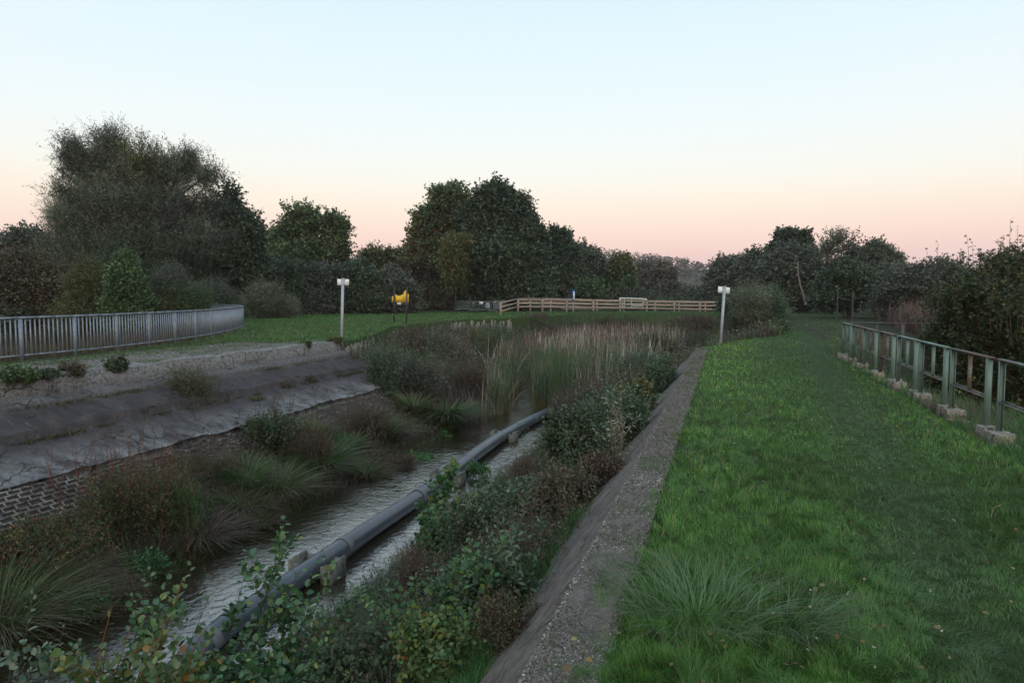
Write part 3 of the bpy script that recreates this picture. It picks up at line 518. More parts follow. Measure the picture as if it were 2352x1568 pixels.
# hedge behind the left meadow
for (lb, label, pal, d, n, grp) in [
  ([(580, 665, 44, 44), (600, 630, 40, 30)], 'shadowy dark hedge bush under the ash tree', 'dark', 57, 1300, None),
  ([(650, 650, 55, 50), (640, 690, 60, 34)], 'broad dark hedge bush left of the left sign post', 'dark', 60, 1700, None),
  ([(735, 655, 55, 50), (740, 695, 60, 30)], 'dark hedge bush below the walnut tree', 'dkgrey', 62, 1700, None),
  ([(820, 650, 50, 48), (830, 695, 60, 30)], 'dark hedge bush right of the left sign post', 'dark', 62, 1700, None),
  ([(900, 665, 50, 44), (915, 700, 50, 26)], 'hedge bush directly behind the torn yellow board', 'dkgrey', 64, 1500, None),
  ([(1000, 695, 60, 36)], 'brownish hedge bush below the russet maple', 'brown', 76, 1100, None),
  ([(1090, 680, 60, 34)], 'low hedge bush behind the metal barriers', 'dark', 82, 900, None),
  ([(1046, 600, 34, 60)], 'upright yellow-green bush in front of the russet maple', 'autumn', 70, 700, None)]:
    plant('hedge_bush', 'foliage', lb, d, label, 'bush', pal, n, 12, 1.0, .27, trunkname='stem', trunk_r=.1, nb=12, twr=.018, group=None)
# bushes behind the galvanised railing
plant('elder_bush', 'foliage', [(30, 650, 70, 70), (110, 665, 70, 70), (30, 715, 80, 40)], 40, 'brown twiggy bush behind the railing at the left edge', 'bush', 'brown', 3000, 11, 1.0, .17, T_DIA, 60, .12, pals=['brown', 'brown', 'dkgrey'], trunkname='stem', stems=5, nb=30, twr=.012, zg=-1.1, rough=.25)
plant('sallow_bush', 'foliage', [(205, 660, 48, 62), (190, 720, 60, 40)], 38, 'olive-yellow bush behind the railing, left of the pointed green bush', 'bush', 'olive', 1900, 11, .9, .17, T_LAN, 200, .1, trunkname='stem', stems=4, up=1.1, twr=.012, zg=-1.1)
plant('cornel_bush', 'foliage', [(290, 610, 18, 34), (290, 660, 38, 55), (295, 715, 50, 40)], 36, 'pointed bright green bush behind the middle of the railing', 'bush', 'green', 1500, 12, .8, .19, T_DIA, 290, .1, trunkname='stem', stems=3, up=1.0, twr=.01, zg=-1.1, droop=.3)
plant('sallow_bush', 'foliage', [(390, 665, 50, 50), (370, 715, 60, 36), (430, 700, 50, 46)], 38, 'grey-green bushy sallow behind the railing, right of the pointed bush', 'bush', 'dkgrey', 2600, 11, .8, .15, T_LAN, 400, .1, pals=['dkgrey', 'olive', 'green'], trunkname='stem', stems=4, twr=.01, zg=-1.1, up=.8)
plant('sallow_bush', 'foliage', [(490, 690, 42, 44), (520, 715, 40, 26)], 42, 'leafy bush right behind the bend of the railing', 'bush', 'olive', 1300, 11, .8, .16, T_LAN, 490, .1, pals=['dkgrey', 'green'], trunkname='stem', stems=4, twr=.01, zg=-.6, up=.8)
plant('sallow_bush', 'foliage', [(610, 695, 46, 44), (655, 710, 30, 28)], 50, 'fluffy grey willow bush at the meadow edge right of the railing', 'bush', 'willow', 1700, 11, .8, .16, T_LAN, 620, .1, trunkname='stem', stems=4, twr=.012, up=.9)
# right side
plant('grey_willow_bush', 'foliage', [(1722, 700, 44, 44), (1765, 715, 40, 48), (1715, 745, 44, 36), (1770, 760, 34, 24)], 33, 'fluffy blue-grey willow bush on the bank behind the right sign post', 'bush', 'willow', 3600, 11, .55, .115, T_LAN, 1740, .06, trunkname='stem', stems=6, twr=.007, up=1.0, rough=.25, pals=['willow', 'sallow', 'dkgrey', 'sallow'])
plant('bramble_bush', 'foliage', [(1690, 745, 26, 36), (1680, 700, 30, 30)], 38, 'dark shrub squeezed between right sign post and blue-grey willow', 'bush', 'dark', 900, 11, .6, .14, base_px=1690, trunkname='stem', twr=.008)

# big maple scrub behind the green railing
plant('field_maple_bush', 'foliage', [(2245, 690, 80, 62), (2210, 790, 90, 80), (2300, 640, 50, 60), (2350, 680, 60, 130), (2330, 800, 110, 110), (2420, 640, 60, 120), (2200, 880, 70, 60), (2420, 880, 120, 110)], 15.5,
      'large dark maple bush with big lobed leaves behind the green railing', 'bush', 'maple', 8500, 11, .42, .105, T_MAP, 2300, .07, trunkname='stem', stems=6, twr=.004, zg=-1.15, rough=.28, nb=50, droop=.5, up=.6, depthr=.9, shell=2.0, barkc=(.06, .05, .04))
def shoot(tb, lb, base, tip, r, nleaf, size, tm, pal, t0=.25, bulge=.08, stemcol=(.05, .035, .025), side=0, side_len=.3, clump=1, spread=.7, seg=10):
    base = np.asarray(base, float); tip = np.asarray(tip, float); L = np.linalg.norm(tip-base)
    mid = (base+tip)/2+rng.normal(size=3)*bulge*L; q = np.linspace(0, 1, seg)[:, None]; path = base*(1-q)**2+2*mid*q*(1-q)+tip*q*q
    tb.tube(path, r*(1-.75*q[:, 0]), 5, stemcol, cap=False)
    t = np.linspace(t0, 1, nleaf); t = np.repeat(t, clump); nl = len(t)
    P = np.stack([np.interp(t, q[:, 0], path[:, k]) for k in range(3)], -1)
    ax = norm(tip-base); a = np.arange(nl)*2.4+rng.normal(size=nl)*.5; u = norm(np.cross(ax, [0.3, .2, 1.])); v = np.cross(ax, u)
    dd = norm(ax*.45+np.cos(a)[:, None]*u*spread+np.sin(a)[:, None]*v*spread+rng.normal(size=(nl, 3))*.2)
    scatter(lb, tm, P+dd*size*.15, dd, size*rng.uniform(.7, 1.15, nl)*(1-.35*(t-t0)/(1-t0+1e-6)*(t > .9)), PAL[pal](nl))
    for k in range(side):
        tt = rng.uniform(.2, .85); p = np.array([np.interp(tt, q[:, 0], path[:, j]) for j in range(3)])
        dr = norm(ax*.8+rng.normal(size=3)*.7); shoot(tb, lb, p, p+dr*side_len*rng.uniform(.6, 1.2), r*.5, max(4, int(nleaf*.45)), size*.92, tm, pal, .15, bulge, stemcol)
o = thing('maple_sapling', atd(2160, 700, 17), 'thin maple shoots poking into the sky right of the aspen', 'sapling'); o.location[2] = -1.1; tb = MB(); lb = MB()
for (x, y, d) in [(2155, 557, 17), (2142, 600, 17), (2130, 575, 18), (2190, 590, 17), (2175, 610, 16)]:
    b = atd(x-10, 800, d); shoot(tb, lb, b, atd(x, y, d), .012, 20, .12, T_MAP, 'maple', .3, .03, side=2, side_len=.5)
lb.build('foliage', M['leaf'], o); tb.build('stem', M['bark'], o, True)
o = thing('maple_sapling', atd(2230, 700, 15), 'group of leafy maple shoots standing up above the large maple bush', 'sapling'); o.location[2] = -1.1; tb = MB(); lb = MB()
for (x, y, d) in [(2222, 545, 15), (2234, 560, 15.3), (2210, 575, 15), (2250, 585, 14.7), (2200, 610, 15), (2262, 600, 15.5)]:
    shoot(tb, lb, atd(x, 760, d), atd(x, y, d), .010, 22, .105, T_MAP, 'maple', .2, .03, side=3, side_len=.35)
lb.build('foliage', M['leaf'], o); tb.build('stem', M['bark'], o, True)
o = thing('maple_sapling', atd(2330, 700, 13.5), 'tallest maple shoots at the right edge of the picture', 'sapling'); o.location[2] = -1.1; tb = MB(); lb = MB()
for (x, y, d) in [(2322, 503, 13.5), (2338, 520, 13.7), (2347, 545, 13.4), (2300, 560, 14), (2312, 575, 13.8), (2352, 580, 13.5), (2290, 600, 14), (2275, 610, 14)]:
    shoot(tb, lb, atd(x, 760, d), atd(x, y, d), .010, 24, .10, T_MAP, 'maple', .15, .03, side=4, side_len=.32)
lb.build('foliage', M['leaf'], o); tb.build('stem', M['bark'], o, True)
# ------------------------------------------------------------------ galvanised railing on the left bank
ry_d = np.array(RAILY); rx_d = np.array(RAILX); arc = np.r_[0, np.cumsum(np.hypot(np.diff(rx_d), np.diff(ry_d)))]
def rp_(s): return np.array([np.interp(s, arc, rx_d), np.interp(s, arc, ry_d)])
o = thing('galvanised_railing', (*rp_(0), 0), 'long grey galvanised railing with vertical bars curving along the left path', 'railing')
def zr_(s): return .0
ss = np.linspace(0, arc[-1], 60); P = np.array([[*rp_(s), 1.12] for s in ss])
mb = MB()
for a, b in zip(P[:-1], P[1:]): mb.bar(a, b+(b-a)*.03, .07, .05)
mb.build('top_rail', M['galv'], o); mb = MB()
for a, b in zip(P[:-1], P[1:]): mb.bar(a-[0, 0, .96], b-[0, 0, .96]+(b-a)*.03, .045, .035)
mb.build('bottom_rail', M['galv'], o)
bay = 1.62; npost = int(arc[-1]/bay); bal = []
for k in range(npost+1):
    s = k*bay; p = rp_(s); q = rp_(s+.05); ang = math.atan2(q[1]-p[1], q[0]-p[0]); mb = MB(); mb.box((p[0], p[1], .53), (.085, .05, 1.12), ang); mb.box((p[0], p[1], -.02), (.16, .16, .03), ang)
    mb.build('post', M['galv'], o)
    for j in range(1, 12):
        t = s+bay*j/12
        if t < arc[-1]-.02: bal.append(t)
dist = [math.hypot(*rp_(t)) for t in bal]; order = np.argsort(dist); rest = MB()
for i in order:
    t = bal[i]; p = rp_(t); q = rp_(t+.05); ang = math.atan2(q[1]-p[1], q[0]-p[0])
    vis = atd(0, 700, 1) is not None
    if i in order[:100]:
        mb = MB(); mb.box((p[0], p[1], .63), (.022, .03, .95), ang); mb.build('baluster', M['galv'], o)
    else: rest.box((p[0], p[1], .63), (.022, .03, .95), ang)
tag(rest.build('baluster', M['galv'], o), kind='stuff')

# ------------------------------------------------------------------ green railing frames on blocks, right
fr = [(8.05, 9.59), (9.93, 11.37), (11.67, 13.03), (13.37, 14.63), (15.05, 16.21), (16.63, 17.95), (18.30, 19.50), (19.86, 21.08)]
frl = ['nearest green railing frame, cut by the right edge of the picture', 'second nearest green railing frame with brown rusty top rail', 'third green railing frame from the right with pale green top rail', 'fourth green railing frame from the right with pale green top rail',
       'fifth green railing frame from the right, one post rusted brown', 'sixth green railing frame from the right with rusty centre bar', 'seventh green railing frame, second before the far corner', 'farthest green railing frame ending at the corner post']
rusty = [0, 1, 4, 5]; RXX = 3.2
for k, (a, b) in enumerate(fr):
    o = thing('metal_railing', (RXX, (a+b)/2, .05), frl[k], 'railing', 'green railing frames along the right side of the lawn')
    tl = rng.uniform(-.012, .012); mr = M['green_rust'] if k in (0, 1, 4, 5, 6) else M['green_paint']
    for j, y in enumerate((a, b)):
        mb = MB(); x0 = RXX+tl; mb.box((x0-.0, y, .48), (.058, .012, .86)); mb.box((x0-.030, y+.015*(1 if j == 0 else -1), .48), (.008, .035, .86)); mb.box((x0+.030, y+.015*(1 if j == 0 else -1), .48), (.008, .035, .86))
        mb.build('post', M['rust'] if (k, j) in ((4, 1), (6, 0)) else M['green_paint'], o)
    mb = MB(); mb.box((RXX+tl, (a+b)/2, .918), (.075, b-a+.13, .016)); mb.box((RXX+tl+.034, (a+b)/2, .897), (.007, b-a+.12, .03)); mb.build('top_rail', M['rust'] if k == 1 else mr, o)
    mb = MB(); mb.box((RXX+tl, (a+b)/2, .40), (.045, b-a-.06, .012)); mb.box((RXX+tl+.02, (a+b)/2, .415), (.008, b-a-.07, .035)); mb.build('middle_rail', M['green_rust'], o)
    mb = MB(); mb.box((RXX+tl+.004, (a+b)/2, .64), (.05, .012, .50)); mb.build('centre_bar', M['rust'] if k in (5,) else mr, o)
o = thing('metal_railing', (4.2, 21.3, 0), 'green railing section turning away right from the far corner', 'railing')
for x, nm in ((3.45, 'post'), (4.75, 'post'), (5.25, 'post')):
    mb = MB(); mb.box((x, 21.35, .45), (.07, .05, .9)); mb.build(nm, M['green_rust'], o)
mb = MB(); mb.box((4.4, 21.35, .918), (2.1, .06, .02)); mb.build('top_rail', M['green_rust'], o)
mb = MB(); mb.box((4.3, 21.35, .40), (1.85, .045, .03)); mb.build('middle_rail', M['rust'], o)
mb = MB(); mb.box((4.1, 21.35, .64), (.05, .02, .48)); mb.build('centre_bar', M['rust'], o)
def rough_block(mb, c, size, ang, amp=.02):
    c = np.array(c, float); n = 7; hx, hy, hz = np.array(size)/2
    u = np.linspace(-1, 1, n)
    for ax in range(3):
        for sg in (-1, 1):
            A, B = np.meshgrid(u, u, indexing='ij'); P = np.zeros((n, n, 3)); P[..., ax] = sg; P[..., (ax+1) % 3] = A; P[..., (ax+2) % 3] = B
            P = P*np.array([hx, hy, hz]); rr = np.linalg.norm(P/np.array([hx, hy, hz]), axis=-1)
            P = P*(1-.045*np.maximum(rr-1.25, 0)[..., None]*2.2); s = 1+0*A
            w = P+c*3.1; d = (fbm(w[..., 0]+w[..., 2]*1.7, w[..., 1]-w[..., 2]*1.3, .12, 31)-.5)*amp*2; P = P*(1+d[..., None]/max(hx, hy))
            ca, sa = math.cos(ang), math.sin(ang); P = np.stack([P[..., 0]*ca-P[..., 1]*sa, P[..., 0]*sa+P[..., 1]*ca, P[..., 2]], -1)+c
            f = grid_faces(n, n); mb.add(P, f if sg > 0 else f[:, ::-1], (.2, .2, .2))
bl = [(9.76, 'nearest pair of stone blocks under the green railing, mossy and tilted', .34, 3), (11.52, 'second pair of stone blocks with a clean squared top', .27, 2), (13.20, 'third stone footing block stepped above the slope', .24, 2), (14.84, 'fourth stone footing with a rusty stain', .20, 2), (16.42, 'fifth low crumbling stone footing', .17, 1), (18.12, 'sixth flat stone footing half sunk in grass', .13, 1), (19.70, 'seventh tiny stone footing in grass', .10, 1), (21.1, 'stone footing under the far corner post', .08, 1)]
for y, label, h, k in bl:
    o = thing('footing', (RXX, y, 0), label, 'stone block', 'stone footings of the green railing'); mb = MB()
    rough_block(mb, (RXX+.02, y+.14, .05-.085), (.24, .25, .17), rng.uniform(-.06, .06)); 
    if k >= 2: rough_block(mb, (RXX+.03, y-.17, .035-.085), (.24, .26, .17), rng.uniform(-.06, .06), .016)
    mb.build('cap_stone', M['block'], o)
    mb = MB(); rough_block(mb, (RXX+.07, y-.12, -.20), (.27, .40, .18), rng.uniform(-.1, .1), .035)
    if h > .2: rough_block(mb, (RXX+.02, y+.12, -.22), (.28, .34, .22), rng.uniform(-.15, .15), .05)
    if h > .3: rough_block(mb, (RXX+.09, y-.22, -.36), (.28, .32, .24), rng.uniform(-.15, .15), .05)
    mb.build('base_stone', M['block'], o)
o = thing('moss_clump', (2.98, 9.72, -.12), 'brown mossy lump against the nearest stone blocks', 'moss'); mb = MB()
th = np.linspace(0, 6.28, 13)[:-1]
for (cx, cyy, r) in ((2.97, 9.65, .10), (3.0, 9.85, .08), (2.86, 9.72, .07)):
    mb.tube([(cx, cyy, -.22), (cx, cyy, -.12), (cx, cyy, -.05), (cx, cyy, -.01)], [r*1.1, r*1.1, r*.8, r*.2], 8)
mb.build('cushion', M['moss'], o, True)

# ------------------------------------------------------------------ sign posts
def signpost(base, top, label, tilt):
    o = thing('marker_post', base, label, 'sign post', 'posts with small white plates'); base = np.array(base); top = np.array(top)
    mb = MB(); mb.bar(base-[0, 0, .3], top, .085, .06); mb.box(top+[0, 0, .003], (.07, .09, .012)); mb.build('post', M['post'], o)
    ax = norm(top-base); x = norm(np.cross(np.array([-sy, cy, 0]), ax)); 
    if tilt: x = norm(x+ax*tilt)
    c = top-ax*.14+np.array([-sy, cy, 0])*.055
    A = np.array([x, np.cross(ax, x), ax]); mb = MB(); mb.box(c, (.42, .012, .22), axes=A); mb.build('plate', M['white'], o)
    mb = MB()
    for s in (-.07, .07): mb.box(c+ax*s-np.array([-sy, cy, 0])*.01, (.16, .010, .03), axes=A)
    mb.build('bracket', M['post'], o)
b = at(784, 789, -.05); d = np.dot(b-np.array([0, 0, EYE]), FW); t = atd(787.5, 639, d); signpost(b, t, 'grey metal post with small white plate at the end of the left concrete slope', 0)
b = at(1654, 789, -.02); d = np.dot(b-np.array([0, 0, EYE]), FW); t = atd(1664.5, 657, d); signpost(b, t, 'leaning grey metal post with small white plate on the right bank', -.04)

# ------------------------------------------------------------------ torn yellow board
b0 = at(905, 742, 0); b1 = at(931, 742, 0); o = thing('information_board', (b0+b1)/2, 'torn yellow board between two dark posts on the left meadow', 'board')
D0 = np.dot(b0-[0, 0, EYE], FW); D1 = np.dot(b1-[0, 0, EYE], FW)
for (px, D, yt) in ((905.5, D0, 656), (934, D0-.3, 660)):
    q = atd(px-.6, 739, D); tp = atd(px+.6, yt, D); mb = MB(); mb.bar((q[0], q[1], -.3), tp, .07, .07); mb.build('post', M['dark_metal'], o)
def flat_poly(mb, pts, D, th=.02):          # outline in the board's own plane, with thickness
    A = np.array([atd(x, y, D) for x, y in pts]); B = A+np.array([-sy, cy, 0])*th; n = len(A)
    # pairs: top/bottom columns
    V = np.vstack([A, B]); F_ = []
    h = n//2
    for i in range(h-1): F_ += [[i, i+1, n-2-i, n-1-i], [n+i, 2*n-1-i, 2*n-2-i, n+i+1]]
    for i in range(n): F_.append([i, n+i, n+(i+1) % n, (i+1) % n])
    mb.add(V, F_)
mb = MB()
top = [(907, 676), (910, 676.5), (912.5, 679), (916, 679), (919, 679.5), (921, 677.5), (925.5, 676), (926.5, 673.5), (930, 667.5), (933, 667)]
bot = [(932.5, 694.5), (930, 694.5), (926.5, 694.7), (925.5, 694.8), (921, 694.4), (919, 694.2), (916, 694), (912.5, 694), (910, 694), (907, 693.6)]
flat_poly(mb, top+bot, D0+.06); mb.build('board_panel', M['yellow'], o)
mb = MB(); flat_poly(mb, [(900, 681), (903.6, 680), (903.8, 693), (900, 693.2)], D0+.06); flat_poly(mb, [(935.2, 675), (939, 675.2), (938.2, 696), (934.6, 695.6)], D0+.06); mb.build('side_panel', M['yellow'], o)
mb = MB(); flat_poly(mb, [(912, 695.2), (921, 695.4), (921, 700), (912, 699.6)], D0+.05); mb.build('label_plate', M['white'], o)
mb = MB()
for x in (913.4, 915.4, 917.2, 919.2): flat_poly(mb, [(x-.5, 696.6), (x+.4, 696.6), (x+.5, 698.7), (x-.4, 698.7)], D0+.04, .008)
mb.build('lettering', M['ink'], o)
mb = MB()
for x, y in ((917, 688), (922, 690), (924, 687), (927, 690), (914.5, 691), (929, 692)): flat_poly(mb, [(x-.35, y-1.6), (x+.35, y-1.4), (x+.5, y+1), (x-.3, y+1.2)], D0+.05, .008)
mb.build('scratch', M['rust'], o)

# ------------------------------------------------------------------ crowd barriers
def barrier(p0, p1, label, extra=None):
    p0 = np.array(p0, float); p1 = np.array(p1, float); L = np.linalg.norm(p1-p0); x = (p1-p0)/L; o = thing('crowd_barrier', (p0+p1)/2, label, 'barrier', 'crowd barriers at the end of the meadow')
    up = np.array([0, 0, 1.]); H = .93; r = .12
    path = [p0+up*.05, p0+up*(H-r)]+[p0+x*(r-r*math.cos(a))+up*(H-r+r*math.sin(a)) for a in np.linspace(.3, 1.57, 4)]+[p1-x*(r-r*math.cos(a))+up*(H-r+r*math.sin(a)) for a in np.linspace(1.57, .3, 4)]+[p1+up*(H-r), p1+up*.05]
    mb = MB(); mb.tube(path, .022, 6); mb.build('frame', M['white_metal'], o, True)
    mb = MB(); mb.tube([p0+up*.14, p1+up*.14], .022, 6); mb.build('bottom_rail', M['white_metal'], o, True)
    sp = .15 if L < 3 else .24
    for k in range(1, int(L/sp)): q = p0+x*k*sp; mb = MB(); mb.tube([q+up*.14, q+up*(H-.02)], .008, 4); mb.build('bar', M['white_metal'], o)
    n = np.array([x[1], -x[0], 0]); n = n if n[1] < 0 else -n
    for q in (p0+x*.35, p1-x*.35): mb = MB(); mb.bar(q-n*.3+up*.03, q+n*.3+up*.03, .04, .03); mb.build('foot', M['white_metal'], o)
    if extra: extra(o, p0, x, n, up)
M['white_metal'] = noisemat('barrier_steel', [(.18, .21, .21), (.27, .30, .30)], 6, .5, .05)
def ex_mid(o, p0, x, n, up):
    c = p0+x*.78+up*.78+n*.05; A = np.array([x, -n, up]); mb = MB(); mb.box(c, (.36, .02, .24), axes=A); mb.build('notice', M['white'], o)
    mb = MB(); mb.box(c+n*.016-x*.08, (.06, .008, .11), axes=A); mb.box(c+n*.016+x*.08, (.06, .008, .11), axes=A); mb.build('notice_print', M['rust'], o)
    c = p0+x*1.42+up*.48+n*.05; mb = MB(); ring = []; K = 16
    a = np.arange(K)*2*math.pi/K; P0 = c+.34*(np.cos(a)[:, None]*x*.82+np.sin(a)[:, None]*up); P1 = P0+n*.02; V = np.vstack([P0, P1, [c], [c+n*.02]])
    Fq = [[i, (i+1) % K, K+(i+1) % K, K+i] for i in range(K)]+[[2*K+1, K+i, K+i+1, K+(i+2) % K] for i in range(0, K, 2)]+[[2*K, (i+2) % K, i+1, i] for i in range(0, K, 2)]
    mb.add(V, Fq); mb.build('round_sign', M['galv'], o)
    mb = MB(); mb.box(c+n*.03+up*.12, (.5, .012, .035), axes=A); mb.box(c+n*.03-up*.26, (.36, .012, .05), axes=A); mb.build('sign_print', M['dark_metal'], o)
def ex_r(o, p0, x, n, up):
    A = np.array([x, -n, up]); mb = MB(); mb.box(p0+x*1.0+up*.90+n*.05, (.36, .02, .14), axes=A); mb.build('notice', M['white'], o)
b = [at(1050, 713, .1), at(1100, 712.5, .1)]; g = .1
q = lambda x, y, d, zz=.1: np.array([atd(x, y, d)[0], atd(x, y, d)[1], zz])
barrier(q(1047, 700, 71, .12), q(1086, 700, 67, .12), 'left crowd barrier half overgrown by weeds')
barrier(q(1088, 700, 66.5, .12), q(1133, 700, 66, .12), 'middle crowd barrier with round grey sign and white notice', ex_mid)
barrier(q(1134.5, 700, 66, .12), q(1170, 700, 74, .28), 'right crowd barrier seen at an angle behind the fence end', ex_r)

# ------------------------------------------------------------------ post-and-rail fences
def rail_fence(pts, zt, label, hgt_=.95, rails=3):
    pts = [np.array([p[0], p[1], z]) for p, z in zip(pts, zt)]; o = thing('wooden_fence', pts[len(pts)//2], label, 'fence')
    for p in pts: mb = MB(); mb.box(p+[0, 0, hgt_/2-.2], (.14, .14, hgt_+.4)); mb.build('post', M['wood'], o)
    L = [MB() for _ in range(rails)]
    for a, b in zip(pts[:-1], pts[1:]):
        for k in range(rails): z = hgt_-.05-k*.345; L[k].bar(a+[0, -.09, z], b+[0, -.09, z], .05, .105)
    for k in range(rails): L[k].build('rail', M['wood'], o)
    return o
fx = [1150, 1190, 1246, 1302, 1363, 1425, 1486, 1549, 1608, 1668, 1728]
fd = [57, 61, 63, 64, 64, 64, 64, 64, 63.5, 63.5, 63]; ft = [695.5, 685, 684.5, 685.5, 687.5, 688.5, 689.5, 690.5, 691.5, 692, 693]
pts = []; zz = []
for x, d_, yt in zip(fx, fd, ft): p = atd(x, yt, d_); pts.append(p); zz.append(p[2]-.95)
zz[0] = atd(0, 695.5, 57)[2]-.9
rail_fence(pts, zz, 'front pale wooden post-and-rail fence across the end of the basin')
fx = [1190, 1218, 1265, 1317, 1371, 1433, 1505, 1560, 1620, 1680, 1740]; pts = []; zz = []
for x in fx: p = atd(x, 690, 69); pts.append(p); zz.append(atd(x, np.interp(x, [1160, 1250, 1620], [688, 688, 694]), 69)[2]-.95)
rail_fence(pts, zz, 'rear wooden post-and-rail fence seen through the front one')
# footbridge deck and pale slabs behind the fence
o = thing('sluice_slab', atd(1380, 705, 72), 'low grey concrete ledge behind the fence near the blue sign', 'concrete ledge'); a_ = atd(1290, 710, 71); b_ = atd(1470, 706, 74); mb = MB(); mb.bar(a_, b_, 1.5, .3); mb.build('ledge', M['conc'], o)
o = thing('sand_pile', atd(1690, 707, 70), 'pale sandy heap glimpsed through the right part of the fence', 'sand heap'); mb = MB()
a_ = atd(1652, 709, 70); b_ = atd(1702, 708.5, 70); tt = np.linspace(0, 1, 14)[:, None]; mb.tube(a_+(b_-a_)*tt, .28+.05*np.sin(tt[:, 0]*19)-.15*np.abs(tt[:, 0]-.5), 8); mb.build('heap', noisemat('sand', [(.30, .22, .15), (.42, .32, .23)], 5, .95, .4), o, True)
# white metal frame
o = thing('metal_gate', atd(1453, 710, 73), 'pale metal gate frame standing behind the wooden fence', 'gate')
W_ = lambda x, y, d=68.: atd(x, y, d)
mb = MB(); mb.tube([W_(1424, 707), W_(1424, 684.4)], .06, 6); mb.tube([W_(1424, 684.4), W_(1477, 686)], .06, 6); mb.tube([W_(1477, 686), W_(1477, 706)], .06, 6); mb.build('frame', M['white'], o, True)
for x in (1430, 1434.5, 1450.5): mb = MB(); mb.tube([W_(x, 685), W_(x, 706)], .045, 6); mb.build('upright', M['white'], o, True)
mb = MB(); mb.tube([W_(1424, 697.5), W_(1477, 698)], .035, 6); mb.tube([W_(1451, 702), W_(1475, 702)], .03, 6); mb.build('crossbar', M['white'], o, True)
mb = MB(); mb.tube([W_(1477, 686), W_(1483, 686.5), W_(1485.5, 689), W_(1485.5, 697)], .05, 6); mb.tube([W_(1481, 687), W_(1481, 696)], .04, 6); mb.build('side_bar', M['white'], o, True)
# blue and white sign
o = thing('blue_sign', atd(1317, 705, 70), 'narrow blue sign with white lettering standing behind the fence', 'sign')
mb = MB(); mb.tube([W_(1317, 712, 66.5), W_(1317, 690, 66.5)], .04, 6); mb.build('post', M['galv'], o)
mb = MB(); flat_poly(mb, [(1314.2, 666), (1316, 664), (1319, 664.5), (1320.6, 667), (1320.4, 692), (1318.6, 692), (1316.4, 692), (1314.2, 692)], 66.3, .05); mb.build('board', M['blue'], o)
mb = MB(); flat_poly(mb, [(1316.6, 669.5), (1319.8, 669.5), (1319.8, 690.5), (1316.6, 690.5)], 66.2, .02); mb.build('white_panel', M['white'], o)
mb = MB()
for yy in (673, 679, 685): flat_poly(mb, [(1317.2, yy), (1319, yy), (1319, yy+1.8), (1317.2, yy+1.8)], 66.15, .01)
mb.build('lettering', M['blue'], o)
# two thin poles on the right
for (x, yb, yt, d_, lb) in ((1923, 745, 670, 41, 'left of the two thin dark poles beside the far end of the lawn'), (1957.5, 742, 671, 33, 'right of the two thin dark poles beside the far end of the lawn')):
    p = atd(x, yb, d_); p[2] = -.1; t_ = atd(x+1.5, yt, d_); o = thing('thin_pole', p, lb, 'pole', 'thin poles right of the lawn')
    mb = MB(); mb.tube([p, t_], .035, 6); mb.build('shaft', M['dark_metal'], o, True); mb = MB(); mb.tube([t_-[0, 0, .02], t_+[0, 0, .05]], .05, 6); mb.build('cap', M['dark_metal'], o)

# ------------------------------------------------------------------ palisades
def palisade(poly, n, h0, h1, label, wmin=.05, wmax=.09, tilt=.06, zf=None):
    poly = np.array(poly, float); arc_ = np.r_[0, np.cumsum(np.hypot(*np.diff(poly, axis=0).T))]; c = poly[len(poly)//2]
    o = thing('timber_palisade', (c[0], c[1], -1), label, 'palisade')
    for k in range(n):
        s = arc_[-1]*(k+.5)/n; x = np.interp(s, arc_, poly[:, 0]); y = np.interp(s, arc_, poly[:, 1])
        top = rng.uniform(h0, h1)-(rng.random() < .12)*.25; w = rng.uniform(wmin, wmax); dx, dy = rng.normal(size=2)*tilt
        mb = MB(); mb.tube([(x, y, -1.75), (x+dx*.5, y+dy*.5, -.9), (x+dx, y+dy, top)], [w, w*.95, w*.8], 6); mb.build('stake', M['pale'], o)
palisade([(-12.75, 21.25), (-13.3, 22.8), (-13.9, 24.6), (-14.5, 26.5)], 30, -.30, -.08, 'leaning pale timber stakes holding the bank behind the left sign post')
palisade([(-17.1, 42), (-16.7, 44), (-15.6, 46.3), (-14.9, 48)], 34, -.35, -.05, 'weathered row of stakes along the far left bank of the basin', .06, .1)

# ------------------------------------------------------------------ pipeline
pz = -2.33; pr = .155
pp = np.array([(-5.95, .5), (-5.86, 4.0), (-5.76, 6.45), (-5.72, 8.71), (-5.78, 11.2), (-5.83, 13.89), (-6.03, 18.3), (-5.98, 20.0), (-5.72, 23.4), (-5.4, 27)])
arc_p = np.r_[0, np.cumsum(np.hypot(*np.diff(pp, axis=0).T))]
def pipe_at(s):
    return np.array([np.interp(s, arc_p, pp[:, 0]), np.interp(s, arc_p, pp[:, 1]), pz-.5*sm(6.3, 4.2, s)+.02*math.sin(s*.9)-(.12*max(0, (s-20)/6))])
o = thing('pipeline', (-5.8, 10, -2.5), 'long grey plastic pipe lying along the stream', 'pipe'); segs = np.arange(0, arc_p[-1]-.5, 2.95)
for a in segs:
    s_ = np.linspace(a, min(a+2.94, arc_p[-1]), 10); P = np.array([pipe_at(s) for s in s_]); k_ = 4; P[:, 0] = np.convolve(np.pad(P[:, 0], 1, 'edge'), [.25, .5, .25], 'valid')
    P[:, 2] += rng.uniform(-.008, .008); mb = MB(); mb.tube(P, pr*rng.uniform(.985, 1.01), 20, cap=False); pipe_o = mb.build('pipe_section', M['pipe'], o, True)
    q_ = [pipe_at(a-.05), pipe_at(a+.09)]; mb = MB(); mb.tube(q_, pr*1.045, 20, cap=False); mb.build('joint_band', M['pipe_band'], o, True)
slab_ = [(8.62, 'nearest concrete cradle holding the pipe, with weeds growing in it'), (13.9, 'middle concrete cradle under the pipe'), (18.6, 'farthest concrete cradle under the pipe where it bends')]
